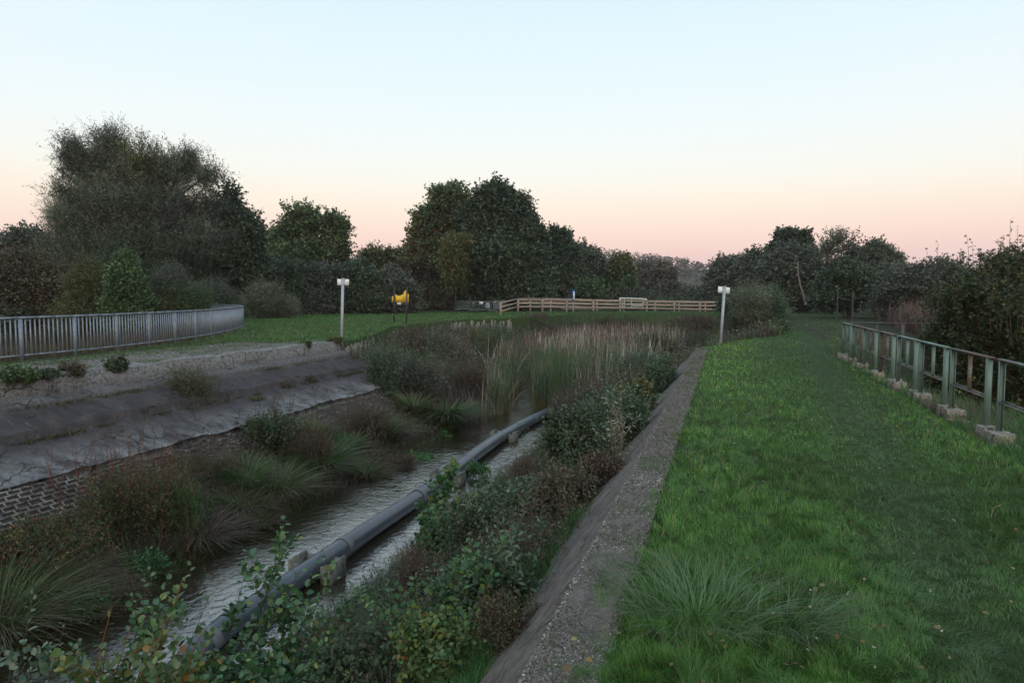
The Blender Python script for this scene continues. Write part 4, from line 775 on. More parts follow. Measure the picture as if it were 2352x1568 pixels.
def cradle(y, label):
    s = np.interp(y, pp[:, 1], arc_p); c = pipe_at(s); t = pipe_at(s+.1)-pipe_at(s-.1); ang = math.atan2(t[1], t[0])-math.pi/2; o = thing('pipe_cradle', (c[0], c[1], -2.6), label, 'pipe support', 'concrete cradles of the pipe')
    ca, sa = math.cos(ang), math.sin(ang); A = np.array([[ca, sa, 0], [-sa, ca, 0], [0, 0, 1.]])
    f = lambda x, yy, z: c+x*A[0]+yy*A[1]+np.array([0, 0, z])
    L = .42
    mb = MB()
    mb.box(f(0, 0, -.31), (.80, L, .12), axes=A); mb.build('base_slab', M['conc'], o)
    for sg in (-1, 1):
        mb = MB(); mb.box(f(sg*.335, 0, -.07), (.045, L, .36), axes=A); mb.box(f(sg*.248, -L/2+.025, -.09), (.127, .045, .32), axes=A); mb.box(f(sg*.248, L/2-.025, -.09), (.127, .045, .32), axes=A); mb.box(f(sg*.248, 0, -.13), (.125, L-.11, .20), axes=A)
        mb.build('side_box', M['conc'], o)
    return o, c
for y, lb in slab_: cradle(y, lb)
# ------------------------------------------------------------------ where a sight line meets the ground
def gp(px, py):
    d = ray(px, py); t = 1.5; o_ = np.array([0, 0, EYE])
    while t < 300:
        p = o_+d*t
        if p[2] < float(hgt(p[0], p[1], False)): break
        t += .04+t*.004
    p[2] = float(hgt(p[0], p[1])); return p
def depth(p): return float(np.dot(np.asarray(p)-[0, 0, EYE], FW))

# pale lattice of paving blocks at the foot of the left slope
o = thing('lattice_paving', (-10.1, 6.5, -1.8), 'dark block paving with pale grid joints at the foot of the left slope', 'paving')
LA = np.array([-10.55, -1.34]); LB = np.array([-9.45, -1.88]); nrow = 11; mb = MB()
def lat(u, y): p = LA+(LB-LA)*u; return np.array([p[0], y, p[1]+.085+.02*math.sin(y*1.3)])
for i in range(nrow+1):
    for y in np.arange(3.0, 9.6, .2):
        if i > 6 and y > 9.2-i*.1: continue
        dv = (noise(y, i*3.1, .4, 3)-.5)*.02; mb.bar(lat(i/nrow, y)+[0, 0, dv], lat(i/nrow, y+.2)+[0, 0, dv], .010, .03)
    if i < nrow:
        for y in np.arange(3.0+.1*(i % 2), 9.5, .2): mb.bar(lat(i/nrow, y), lat((i+1)/nrow, y+rng.uniform(-.02, .02)), .010, .03)
mb.build('joint_grid', M['lattice'] if 'lattice' in M else M['conc'], o)
mb = MB(); ys = np.arange(3, 9.7, .2); V = [lat(u, y)-[0, 0, .03] for u in (0, .5, 1) for y in ys]; mb.add(V, grid_faces(3, len(ys)), (.05, .04, .035)); mb.build('block_bed', M['ground'], o)

# ------------------------------------------------------------------ plants of the channel
def tussock(px, py, label, L=.7, n=420, pal='sedge', r=.18, w=.007, bend=(.5, 1.3), az0=None, p=None, name='sedge_tussock', cat='sedge', dry=.25, grp=None):
    n = int(n*.75); c = gp(px, py) if p is None else np.asarray(p, float); o = thing(name, c-[0, 0, .03], label, cat, grp)
    a = rng.uniform(0, 6.283, n) if az0 is None else rng.normal(az0, .9, n); rr = r*rng.random(n)**.5
    root = c+np.stack([np.cos(a)*rr, np.sin(a)*rr, -.03+0*a], -1); root[:, 2] = hgt(root[:, 0], root[:, 1])-.02
    wd = max(w*1.1, depth(c)*.0014)
    mb = MB(); blades(mb, root, a+rng.normal(size=n)*.4, L*rng.uniform(.55, 1.15, n), rng.uniform(*bend, n), wd*rng.uniform(.7, 1.2, n), PAL[pal](n), seg=5, tipcol=(.10, .085, .045)); mb.build('blades', M['grass'], o)
    k = int(n*dry)
    if k:
        a = rng.uniform(0, 6.283, k); root = c+np.stack([np.cos(a)*r, np.sin(a)*r, 0*a], -1); mb = MB(); blades(mb, root, a, L*rng.uniform(.5, .9, k), rng.uniform(1.1, 1.5, k), wd*.9, PAL['dead'](k), seg=4); mb.build('dry_blades', M['dry'], o)
    return o
PAL['fluff'] = palette((.22, .19, .165, 2), (.13, .11, .09, 2), jit=.3)
PAL['sedge'] = palette((.045, .070, .022, 3), (.060, .085, .026, 2), (.075, .080, .030, 1), jit=.3)
PAL['sedgegreen'] = palette((.030, .085, .018, 3), (.045, .10, .022, 2), jit=.3)
PAL['lawn'] = palette((.046, .112, .018, 4), (.060, .134, .021, 3), (.032, .088, .020, 3), (.13, .14, .05, .4), (.16, .12, .06, .12), jit=.28)
PAL['lawnblue'] = palette((.065, .125, .055, 3), (.085, .145, .075, 1.5), (.05, .11, .035, 2), jit=.22)
PAL['reed'] = palette((.040, .070, .032, 3), (.055, .085, .035, 2), (.030, .055, .030, 1.5), (.12, .09, .045, .6), jit=.25)
PAL['reeddry'] = palette((.29, .245, .215, 3), (.20, .165, .14, 3), (.40, .355, .31, 2), (.13, .075, .055, 1.4), (.075, .085, .05, 1.4), jit=.3)
def weed(px, py, h_px, w_px, label, pal, n=260, m=9, size=.035, tm=T_DIA, L=None, name='weed_clump', cat='weeds', up=1.2, mat='leaf', twig=(.05, .038, .028), gap=0, droop=.1, p=None, rnd=.5, spread=.8, rough=.3, grp=None, part='foliage', upb=.6, pals=None):
    c = gp(px, py) if p is None else np.asarray(p, float); d = depth(c); o = thing(name, c-[0, 0, .02], label, cat, grp)
    h = h_px*d/F; w = w_px*d/F/2; L = L or h*.38; size = size*(1.0 if tm is T_HEX else 1.3); m = m+1; sc = max(1, .0016*d/size*1.0)
    lob = [(c+[0, 0, h*.42], np.array([w*.8, w*.7, h*.45]))]
    for k_ in range(4):
        a_ = rng.uniform(0, 6.28); f_ = rng.uniform(.3, .62); lob.append((c+[math.cos(a_)*w*.55, math.sin(a_)*w*.55, h*f_*.9], np.array([w*.42, w*.42, h*rng.uniform(.28, .5)])))
    P, u, i = crown_pts(lob, int(n*1.3), rough, 1.8, gap); P[:, 2] = np.maximum(P[:, 2], hgt(P[:, 0], P[:, 1])+.02); td = norm(u*.5+np.array([0, 0, up])+rng.normal(size=u.shape)*rnd)
    mb = MB(); sprigs(mb, P-td*L*.5, td, L, m, size*sc, tm, PAL[pal](len(P)), droop, spread, twig, max(.0015, d*.00022), upb=upb); mb.build(part, M[mat], o)
    tb = MB(); k = max(7, int(14*w/max(h, .1)))
    for e in P[rng.choice(len(P), k)]:
        b = c+np.array([rng.normal()*w*.35, rng.normal()*w*.35, 0]); b[2] = hgt(b[0], b[1])-.03; q = np.linspace(0, 1, 6)[:, None]; path = b*(1-q)+e*q+rng.normal(size=(6, 3))*.015*h; tb.tube(path, max(.003, d*.0004)*(1.4-q[:, 0]), 4, twig, cap=False)
    tb.build('stem', M['bark'], o); return o

# left bank: ledge and slope plants
PAL['yellowsal'] = palette((.055, .065, .028, 3), (.085, .085, .025, 1.4), (.040, .050, .026, 3), (.12, .09, .02, .4), jit=.3)
weed(455, 938, 112, 180, 'yellowish spreading shrub growing out of the concrete slope', 'yellowsal', 620, 10, .034, T_LAN, name='slope_shrub', cat='shrub', up=.8, gap=.35)
weed(265, 890, 34, 60, 'small dark leafy plant on the ledge left of the slope shrub', 'brambl', 130, 8, .04, name='ledge_weed')
weed(165, 905, 40, 70, 'dry brownish tuft on the ledge near the left edge', 'brown', 150, 8, .03, name='ledge_weed')
weed(40, 945, 44, 110, 'green leafy patch on the ledge at the far left', 'green', 260, 8, .04, name='ledge_weed')
weed(100, 920, 26, 90, 'low brownish growth on the ledge beside the green patch', 'brambl', 160, 8, .03, name='ledge_weed')
weed(703, 818, 22, 30, 'tiny green plant on the slope top below the left sign post', 'green', 60, 8, .04, name='ledge_weed')
weed(772, 812, 18, 50, 'mossy green tuft at the end corner of the concrete slope', 'olive', 90, 8, .035, name='ledge_weed')
weed(646, 893, 22, 60, 'dry brown tuft on the middle of the concrete slope', 'dead', 120, 8, .02, name='slope_weed', twig=(.07, .05, .04))
weed(700, 880, 20, 60, 'small dry weed in the slope crack near its right end', 'brown', 110, 8, .02, name='slope_weed')
weed(230, 962, 14, 60, 'thin line of moss in the slope crack at left', 'olive', 110, 7, .02, name='crack_moss', cat='moss', up=.4)
weed(585, 925, 14, 60, 'mossy growth in the slope crack right of the shrub', 'olive', 110, 7, .02, name='crack_moss', cat='moss', up=.4)

# left bank vegetation, near to far
weed(130, 1330, 150, 320, 'broad tangle of reddish green willowherb on the lower left bank', 'redmix', 1500, 11, .032, T_LAN, name='willowherb_mass', cat='weeds', rnd=.6)
weed(0, 1310, 90, 150, 'dark green and rusty weeds at the left edge under the paving grid', 'redmix', 800, 11, .032, T_LAN, name='willowherb_mass', cat='weeds')
weed(330, 1240, 200, 260, 'tall reddish brown willowherb in the middle of the left bank', 'redmix', 1500, 11, .03, T_LAN, name='willowherb_mass', cat='weeds', rnd=.6, L=.35)
weed(250, 1420, 110, 230, 'brown withered weeds hanging towards the stream at lower left', 'dead', 800, 10, .022, T_LAN, name='withered_weeds', cat='weeds', rnd=.8, up=.5, mat='dry')
weed(420, 1230, 130, 150, 'dark green tall weeds right of the reddish willowherb', 'sedgegreen', 600, 10, .03, T_LAN, name='willowherb_mass', cat='weeds', L=.4)
o = thing('red_stalks', gp(345, 1120), 'cluster of thin red dry stalks rising above the willowherb', 'stalks'); mb = MB()
c = gp(345, 1150)
for k in range(60):
    q = c+np.array([rng.normal()*.35, rng.normal()*.35, 0]); q[2] = hgt(q[0], q[1]); h = rng.uniform(.55, 1.05); mb.tube([q, q+[rng.normal()*.04, rng.normal()*.04, h*.5], q+[rng.normal()*.09, rng.normal()*.09, h]], [.007, .005, .003], 4, (.16*rng.uniform(.6, 1.2), .045, .03), cap=False)
mb.build('stalk', M['dry'], o)
tussock(-10, 1470, 'huge drooping sedge at the lower left corner', 1.25, 900, 'sedge', .4, bend=(.8, 1.5), dry=.4)
tussock(70, 1380, 'brownish sedge clump above the lower left corner', .9, 500, 'sedge', .3, dry=.5)
tussock(640, 1150, 'large round sedge tussock beside the stream', .95, 800, 'sedge', .28, bend=(.6, 1.4), dry=.35)
tussock(560, 1120, 'pale green sedge behind the large round tussock', .8, 520, 'sedgegreen', .3, dry=.2)
tussock(735, 1085, 'long arching sedge fountain right of the large round tussock', 1.0, 900, 'sedgegreen', .3, bend=(.7, 1.5), dry=.3)
tussock(720, 1010, 'yellowish sedge on the upper left bank', .75, 420, 'sedge', .25, dry=.3)
tussock(800, 1040, 'fresh green sedge on the middle left bank', .7, 500, 'sedgegreen', .25, dry=.2)
tussock(880, 1010, 'wide green sedge near the bend of the stream', .9, 700, 'sedge', .35, dry=.4)
tussock(1020, 975, 'long swept green sedge hanging over the stream by the reeds', 1.3, 900, 'sedgegreen', .35, bend=(.8, 1.5), dry=.2, az0=-.5)
tussock(950, 950, 'dark green sedge behind the swept sedge', .9, 500, 'sedge', .3, dry=.3)
tussock(560, 1180, 'dark sedge overhanging the water edge', .7, 500, 'sedge', .25, bend=(.8, 1.5), dry=.5)
tussock(460, 1250, 'withered grey-brown sedge hanging into the stream', .8, 600, 'deadsedge' if 'deadsedge' in PAL else 'dead', .3, bend=(.9, 1.5), dry=.3)
tussock(840, 1100, 'brown and green sedge at the water edge mid bank', .6, 450, 'sedge', .25, bend=(.8, 1.5), dry=.6)
tussock(590, 1215, 'short grassy tuft with pale dry blades at the water edge', .45, 350, 'sedge', .22, bend=(.8, 1.4), dry=.8)
weed(965, 1082, 42, 75, 'bright green watercress clump at the water edge', 'cress', 420, 8, .055, T_HEX, name='watercress_clump', cat='watercress', up=.5, L=.2)
weed(640, 1265, 40, 40, 'small leafy dock at the water edge below the short tuft', 'nettle', 120, 7, .07, T_HEX, name='dock_plant', cat='plant', L=.15, up=.5)
weed(345, 1325, 50, 80, 'bright green nettle clump beside the dark water', 'nettle', 300, 8, .045, T_HEX, name='nettle_clump', cat='nettles', L=.2, up=.6)
weed(190, 1400, 60, 190, 'green nettle patch at the water edge at lower left', 'nettle', 520, 8, .045, T_HEX, name='nettle_clump', cat='nettles', L=.2, up=.6)
weed(1018, 1010, 18, 40, 'small green plant on the shore tip under the swept sedge', 'nettle', 80, 7, .05, T_HEX, name='shore_plant', cat='plant', L=.15)
weed(700, 1060, 100, 170, 'grey-brown withered weeds on the middle left bank', 'dead', 700, 10, .022, T_LAN, name='withered_weeds', cat='weeds', mat='dry', rnd=.8)
weed(620, 1030, 90, 160, 'dark brown brambles below the concrete slope', 'brambl', 700, 10, .035, name='bramble_patch', cat='brambles')
weed(470, 1090, 50, 190, 'sparse brown dry weeds on the rubble under the slope', 'brown', 420, 9, .025, T_LAN, name='withered_weeds', cat='weeds', mat='dry', gap=.3)
weed(830, 1000, 80, 150, 'purple-brown withered weeds behind the middle sedges', 'purple', 600, 10, .025, T_LAN, name='withered_weeds', cat='weeds', mat='dry', rnd=.8)
weed(900, 1090, 60, 130, 'brown dead stems along the shore left of the watercress', 'dead', 520, 10, .022, T_LAN, name='withered_weeds', cat='weeds', mat='dry', rnd=.9, up=.4)
weed(890, 900, 130, 110, 'grey-green sallow bush at the end of the concrete slope', 'sallow', 620, 10, .05, T_LAN, name='sallow_shrub', cat='shrub', up=1.0)
weed(960, 915, 110, 130, 'grey-green willow scrub left of the purple-brown docks', 'dkgrey', 620, 10, .05, T_LAN, name='sallow_shrub', cat='shrub')
weed(1050, 925, 110, 190, 'purple-brown mass of withered docks behind the swept sedge', 'purple', 1100, 10, .035, T_LAN, name='dock_mass', cat='weeds', mat='dry', rnd=.8)
weed(930, 835, 100, 110, 'tall dark brown dead stalks right of the timber stakes', 'purple', 700, 10, .05, T_LAN, name='dead_stalks', cat='weeds', mat='dry', L=.7)
weed(1000, 840, 90, 120, 'dark green scrub in the basin behind the dead stalks', 'dkgrey', 700, 10, .07, T_LAN, name='sallow_shrub', cat='shrub')
weed(1060, 850, 90, 100, 'pale fluffy seeding weeds in the left of the basin', 'fluff' if 'fluff' in PAL else 'dead', 420, 9, .05, T_LAN, name='seeding_weeds', cat='weeds', mat='dry')
weed(1140, 845, 100, 110, 'upright bright green willow shrub left of the reeds', 'green', 620, 10, .07, T_LAN, name='willow_shrub', cat='shrub', up=1.4)
weed(1090, 800, 50, 140, 'brushy green weeds in front of the far stakes', 'olive', 500, 9, .08, T_LAN, name='basin_weeds', cat='weeds')
weed(1280, 772, 34, 170, 'dark brown dead docks behind the reed bed at left', 'purple', 700, 9, .09, T_LAN, name='dock_mass', cat='weeds', mat='dry', p=(-13.2, 50.5, -1.6))
weed(1430, 765, 40, 150, 'dark brown dead docks behind the middle of the reed bed', 'brown', 600, 9, .09, T_LAN, name='dock_mass', cat='weeds', mat='dry')
weed(1600, 765, 45, 130, 'dead brown weeds below the right end of the wooden fence', 'purple', 600, 9, .09, T_LAN, name='dock_mass', cat='weeds', mat='dry')
weed(1520, 850, 110, 90, 'light green willow shrub with yellowish leaves right of the reeds', 'yellowsal', 620, 10, .06, T_LAN, name='willow_shrub', cat='shrub', up=1.4)
weed(1580, 840, 90, 110, 'dull green scrub between reeds and right sign post', 'sallow', 700, 10, .06, T_LAN, name='willow_shrub', cat='shrub')
weed(1450, 900, 110, 150, 'grey-green sallow scrub in front of the reed bed at right', 'sallow', 900, 10, .05, T_LAN, name='sallow_shrub', cat='shrub', up=1.0)
weed(1550, 810, 60, 180, 'brownish weeds behind the light green willow shrub', 'dead', 800, 9, .07, T_LAN, name='basin_weeds', cat='weeds', mat='dry')

# right bank vegetation
weed(1340, 1060, 150, 200, 'leafy brown-green scrub on the right bank beside the pipe end', 'brambl', 1100, 10, .045, name='bank_scrub', cat='scrub', rnd=.7)
weed(1420, 1030, 150, 150, 'grey-green willow scrub on the upper right bank', 'sallow', 900, 10, .045, T_LAN, name='bank_scrub', cat='scrub')
weed(1230, 1120, 90, 130, 'brown dead branches overhanging the stream right of the farthest cradle', 'dead', 420, 9, .02, T_LAN, name='dead_branches', cat='branches', mat='dry', rnd=1.0, up=.5, twig=(.10, .075, .06))
weed(1455, 970, 100, 90, 'yellowish green scrub near the top of the right bank', 'yellowsal', 600, 10, .045, name='bank_scrub', cat='scrub')
o = thing('pale_sapling', gp(1425, 1080), 'thin silvery sapling with curled pale leaves on the right bank', 'sapling'); tb = MB(); lb = MB(); b = gp(1425, 1085); dd = depth(b)
PAL['silver'] = palette((.17, .16, .12, 3), (.11, .12, .085, 2), jit=.3)
for (x, y) in ((1408, 920), (1420, 900), (1398, 960), (1440, 950), (1415, 990)): shoot(tb, lb, b, atd(x, y, dd), .008, 26, .07, T_LAN, 'silver', .35, .05, (.16, .13, .10), side=3, side_len=.4)
lb.build('foliage', M['leaf'], o); tb.build('stem', M['bark'], o, True)
weed(1110, 1290, 150, 220, 'dark bramble-covered hump on the right bank above the pipe', 'brambl', 1500, 10, .04, T_HEX, name='bramble_patch', cat='brambles', rnd=.7)
weed(1210, 1210, 120, 160, 'grey-green leafy weeds higher on the right bank', 'sallow', 900, 10, .035, T_HEX, name='bank_scrub', cat='scrub')
weed(980, 1390, 150, 140, 'bristly brown dead stems at the water edge of the right bank', 'dead', 560, 9, .016, T_LAN, name='dead_branches', cat='branches', mat='dry', rnd=.9, up=.9, twig=(.08, .05, .045), L=.35)
weed(1090, 1420, 150, 190, 'silvery narrow-leaved willow clump on the right bank', 'sallow', 800, 11, .055, T_LAN, name='osier_clump', cat='shrub', up=1.2, rnd=.7)
weed(1190, 1490, 130, 210, 'withered brown weeds beside the grass strip on the right bank', 'brown', 600, 10, .018, T_LAN, name='withered_weeds', cat='weeds', mat='dry', rnd=.7)
weed(1010, 1560, 150, 220, 'yellow-green shrub with round leaves at the bottom centre', 'yalder', 520, 7, .036, T_HEX, name='round_leaf_shrub', cat='shrub', rnd=1.0, upb=1.2, gap=.5, rough=.5)
weed(860, 1600, 150, 260, 'dark leafy growth at the bottom left of the yellow-green shrub', 'brambl', 900, 9, .045, T_HEX, name='round_leaf_shrub', cat='shrub', rnd=.8)
tussock(1180, 1290, 'dry grass tuft in the right bank weeds', .55, 380, 'dead', .2, dry=.2, name='grass_tuft', cat='grass')
tussock(1060, 1190, 'sedge drooping over the water from the right bank', .55, 420, 'sedge', .22, dry=.5, bend=(.8, 1.4), az0=2.8)
tussock(940, 1490, 'grassy tuft leaning to the stream near the bottom', .5, 380, 'sedge', .22, dry=.5, bend=(.8, 1.4))

weed(1515, 905, 90, 80, 'leafy willow scrub against the far end of the kerb wall', 'sallow', 700, 10, .055, T_LAN, name='willow_shrub', cat='shrub', up=1.2)
weed(1480, 850, 100, 100, 'tall dull green willow shrub at the right edge of the reed bed', 'dkgrey', 700, 10, .07, T_LAN, name='willow_shrub', cat='shrub', up=1.3)
weed(1570, 790, 60, 120, 'olive scrub in the right corner of the basin', 'olive', 600, 9, .08, T_LAN, name='willow_shrub', cat='shrub')
weed(1380, 990, 110, 120, 'tangle of grey stems and leaves in front of the right reeds', 'dkgrey', 700, 10, .05, T_LAN, name='bank_scrub', cat='scrub', up=1.0)
weed(1300, 1180, 120, 150, 'brownish mixed weeds between the grass strip and the stream', 'brown', 800, 10, .035, T_LAN, name='bank_scrub', cat='scrub', rnd=.7)
weed(1390, 1120, 90, 130, 'dry grassy weeds beside the grass strip on the upper right bank', 'dead', 600, 10, .03, T_LAN, name='withered_weeds', cat='weeds', mat='dry')
weed(1010, 1290, 110, 130, 'dark leafy bramble leaning over the water on the right bank', 'alder', 700, 9, .05, T_HEX, name='bramble_patch', cat='brambles', rnd=.8)
weed(1150, 1400, 110, 150, 'mixed green leaves between silvery willow and grass strip', 'brambl', 700, 9, .04, T_HEX, name='bank_scrub', cat='scrub', rnd=.8)

def clump(px, py, w, h, n, pal, size, tm, label, name='osier_shoots', cat='shoots', side=2, stemcol=(.07, .055, .04), nl=22, lean=.25):
    c = gp(px, py); d = depth(c); o = thing(name, c, label, cat); tb = MB(); lb = MB()
    for k_ in range(n):
        b = c+np.array([rng.normal()*w*.3*d/F, rng.normal()*w*.3*d/F, 0]); b[2] = float(hgt(b[0], b[1])); H = h*d/F*rng.uniform(.5, 1.1); t_ = b+np.array([rng.normal()*lean*H, rng.normal()*lean*H, H])
        shoot(tb, lb, b, t_, max(.004, d*.0005), nl, size*max(1, d*.08), tm, pal, .15, .07, stemcol, side=side, side_len=.3*H)
    lb.build('foliage', M['leaf'], o); tb.build('stem', M['bark'], o, True); return o
clump(1120, 1400, 190, 230, 22, 'sallow', .06, T_LAN, 'slender silvery osier shoots standing above the brambles on the right bank')
clump(1250, 1260, 170, 190, 22, 'brown', .045, T_LAN, 'thin brownish willowherb stalks on the middle of the right bank', 'willowherb_stalks', 'stalks')
clump(1000, 1500, 190, 240, 20, 'alder', .05, T_HEX, 'upright leafy alder suckers near the bottom of the right bank', 'alder_suckers')
clump(1340, 1110, 150, 190, 22, 'sallow', .05, T_LAN, 'thin grey-green stalks on the upper right bank', 'willowherb_stalks', 'stalks')
clump(1180, 1330, 160, 170, 18, 'dead', .035, T_LAN, 'bare dry stalks among the brambles of the right bank', 'dry_stalks', 'stalks', side=3)
clump(1440, 960, 120, 150, 20, 'yellowsal', .05, T_LAN, 'yellowish twigs rising beside the far part of the kerb wall', 'willow_shoots')
clump(300, 1200, 260, 190, 34, 'redmix', .035, T_LAN, 'reddish leafy stalks sticking out of the left bank willowherb', 'willowherb_stalks', 'stalks', stemcol=(.12, .04, .03))
clump(70, 1290, 200, 90, 14, 'redmix', .035, T_LAN, 'leafy stalks in front of the paving grid at the left edge', 'willowherb_stalks', 'stalks')
clump(500, 1060, 260, 70, 26, 'brown', .035, T_LAN, 'low brownish stalks on the rubble below the middle of the concrete slope', 'dry_stalks', 'stalks', stemcol=(.09, .06, .045))
clump(700, 985, 220, 60, 24, 'purple', .035, T_LAN, 'low purplish stalks on the rubble below the right part of the concrete slope', 'dry_stalks', 'stalks', stemcol=(.09, .06, .05))
clump(830, 1020, 160, 120, 20, 'dead', .04, T_LAN, 'dry stalks rising between the sedges on the middle left bank', 'dry_stalks', 'stalks')
clump(900, 880, 150, 150, 20, 'sallow', .05, T_LAN, 'grey-green willow wands near the timber stakes', 'willow_wands')
clump(1060, 880, 160, 130, 22, 'purple', .045, T_LAN, 'purple-brown dock stalks left of the reeds', 'dock_stalks', 'stalks')
# ------------------------------------------------------------------ leafy alder shoots in the foreground
def shoots(name, label, cat, specs, pal, size, tm=T_HEX, r=.008, stemcol=(.05, .035, .028), nleaf=22, side=4, side_len=.35, upb=1.0):
    c = np.array(specs[0][0], float); o = thing(name, (c[0], c[1], float(hgt(c[0], c[1]))), label, cat); tb = MB(); lb = MB()
    for b, (x, y, d), k in specs:
        b = np.array([b[0], b[1], float(hgt(b[0], b[1]))-.03]); shoot(tb, lb, b, atd(x, y, d), r, int(nleaf*k*1.5), size*1.12, tm, pal, .2, .06, stemcol, side=int(side*k*1.9), side_len=side_len)
    lb.build('foliage', M['gloss_leaf'], o); tb.build('stem', M['bark'], o, True); return o
gx_, gy_ = -3.9, 3.4
shoots('alder_shoots', 'tall green alder shoot reaching in front of the pipe', 'sapling', [((-4.3, 4.6), (652, 1195, 6.0), 1.4), ((-4.3, 4.6), (735, 1275, 5.9), 1), ((-4.2, 4.5), (560, 1330, 5.7), 1), ((-4.2, 4.5), (690, 1310, 5.6), 1), ((-4.3, 4.6), (610, 1420, 5.6), .8)], 'alder', .072, nleaf=24, side=4, side_len=.42)
shoots('alder_shoots', 'green alder shoots with dark stems left of the tall one', 'sapling', [((-4.6, 4.0), (400, 1290, 5.4), 1.1), ((-4.6, 4.0), (345, 1310, 5.5), 1), ((-4.6, 4.1), (440, 1300, 5.6), 1), ((-4.6, 4.0), (480, 1370, 5.4), 1)], 'alder', .066)
shoots('alder_shoots', 'yellowing alder shoot with orange stem at the bottom', 'sapling', [((-4.3, 3.7), (418, 1330, 4.7), 1.2), ((-4.3, 3.7), (380, 1420, 4.7), 1), ((-4.3, 3.7), (470, 1440, 4.8), 1), ((-4.2, 3.7), (440, 1500, 4.6), 1.2), ((-4.2, 3.6), (400, 1540, 4.5), 1.2)], 'yalder', .07, stemcol=(.20, .075, .03), r=.010)
shoots('alder_shoots', 'orange-stemmed shoot with yellow-green leaves further left', 'sapling', [((-4.55, 3.5), (258, 1390, 4.7), 1.3), ((-4.55, 3.5), (300, 1440, 4.7), 1), ((-4.5, 3.5), (240, 1500, 4.6), 1)], 'yalder', .066, stemcol=(.18, .07, .03), r=.009)
shoots('sallow_shoots', 'grey-green leaning sallow shoot at the bottom left', 'sapling', [((-4.9, 3.3), (80, 1350, 5.0), 1.2), ((-4.9, 3.3), (60, 1480, 4.8), 1), ((-4.8, 3.3), (150, 1430, 4.8), 1.1), ((-4.8, 3.3), (190, 1500, 4.7), 1)], 'sallow', .06, stemcol=(.06, .045, .035))
shoots('alder_shoots', 'thin alder shoots with scattered leaves over the bright water', 'sapling', [((-3.7, 4.4), (820, 1375, 5.6), 1), ((-3.7, 4.4), (770, 1330, 5.7), 1), ((-3.8, 4.4), (850, 1420, 5.5), .9), ((-3.8, 4.5), (710, 1400, 5.5), 1), ((-3.7, 4.4), (760, 1470, 5.3), 1.2)], 'alder', .064)
shoots('alder_shoots', 'dense dark alder leaves along the bottom edge below the pipe', 'sapling', [((-3.9, 3.8), (600, 1480, 4.9), 1.4), ((-3.9, 3.8), (540, 1500, 4.8), 1.4), ((-3.8, 3.8), (650, 1510, 4.8), 1.4), ((-3.7, 3.8), (720, 1520, 4.8), 1.4), ((-3.9, 3.7), (500, 1540, 4.6), 1.3), ((-3.6, 3.8), (800, 1500, 4.9), 1.4)], 'alder', .066, side=5)
shoots('alder_shoots', 'young alder with round dark leaves rising over the right bank', 'sapling', [((-4.4, 9.3), (1040, 1060, 9.4), 1.5), ((-4.4, 9.3), (1005, 1140, 9.3), 1), ((-4.4, 9.3), (1100, 1120, 9.4), 1.2), ((-4.3, 9.2), (1120, 1160, 9.2), 1.2), ((-4.4, 9.3), (1060, 1200, 9.2), 1.4)], 'alder', .10, nleaf=26)
shoots('alder_shoots', 'single alder stem beside the water right of the pipe', 'sapling', [((-4.2, 10.2), (1125, 1075, 10.3), 1), ((-4.1, 10.1), (1180, 1100, 10.2), 1.2), ((-4.1, 10.0), (1190, 1150, 10.0), 1.2)], 'sallow', .085)
shoots('alder_shoots', 'pair of round-leaved shoots standing up from the silvery willow', 'sapling', [((-3.0, 5.5), (968, 1345, 6.3), 1), ((-3.0, 5.5), (1080, 1340, 6.3), 1.2), ((-2.9, 5.4), (1070, 1380, 6.2), 1.2), ((-3.0, 5.4), (960, 1400, 6.2), 1.1)], 'alder', .07)
shoots('cradle_weed', 'little leafy plant growing in the nearest pipe cradle', 'weeds', [((-5.36, 8.62), (742, 1258, 9.9), .5), ((-5.36, 8.66), (720, 1250, 9.95), .4)], 'nettle', .04, r=.004, side=1, side_len=.1)
weed(1075, 1068, 24, 60, 'low green plant growing on the pipe at the middle cradle', 'nettle', 130, 7, .05, T_HEX, name='pipe_weed', cat='weeds', p=(-5.35, 14.6, -2.42), L=.15)
# ------------------------------------------------------------------ reed bed
def reeds(n, xr_, yr_, hr, pal, mask=None, w=.012, bend=(.02, .25), base=None, seg=3):
    x = rng.uniform(*xr_, n); y = rng.uniform(*yr_, n)
    k = np.ones(n, bool) if mask is None else mask(x, y)
    k &= x < np.interp(y, [24, 28, 34, 42, 50], [-5.0, -4.9, -4.0, -3.4, -3.2])+noise(y, x, 1.5, 3)*.8
    x, y = x[k], y[k]; n = len(x)
    z = np.maximum(hgt(x, y), -2.62)-.03; root = np.stack([x, y, z], -1); wd = np.maximum(w, np.hypot(x, y)*.0009)
    blades(RB, root, rng.uniform(0, 6.283, n), rng.uniform(*hr, n), np.where(rng.random(n) < .22, rng.uniform(.3, .8, n), rng.uniform(*bend, n)), wd*rng.uniform(.7, 1.2, n), PAL[pal](n), seg=seg, basecol=base)
    return x, y
def cl(s, th, seed): return lambda x, y: fbm(x, y, s, seed) > th
RB = MB()
gap_ = lambda x, y: ((x-np.interp(y, [22, 26, 31, 33], [-7.0, -7.6, -8.9, -9.3]))**2 > np.interp(y, [22, 27, 32, 33], [.30, .16, .12, 0])) 
yb = (.20, .12, .03)
reeds(1500, (-6.7, -5.0), (23.6, 27.5), (1.7, 2.5), 'reed', lambda x, y: (cl(.7, .42, 3)(x, y)) & gap_(x, y), base=yb, seg=4)
reeds(240, (-7.9, -7.35), (22.3, 23.6), (1.2, 2.2), 'reed', cl(.35, .45, 5), base=yb, seg=4)
reeds(120, (-8.3, -7.5), (22.4, 24.5), (1.2, 2.0), 'reeddry', None, base=yb, seg=4)
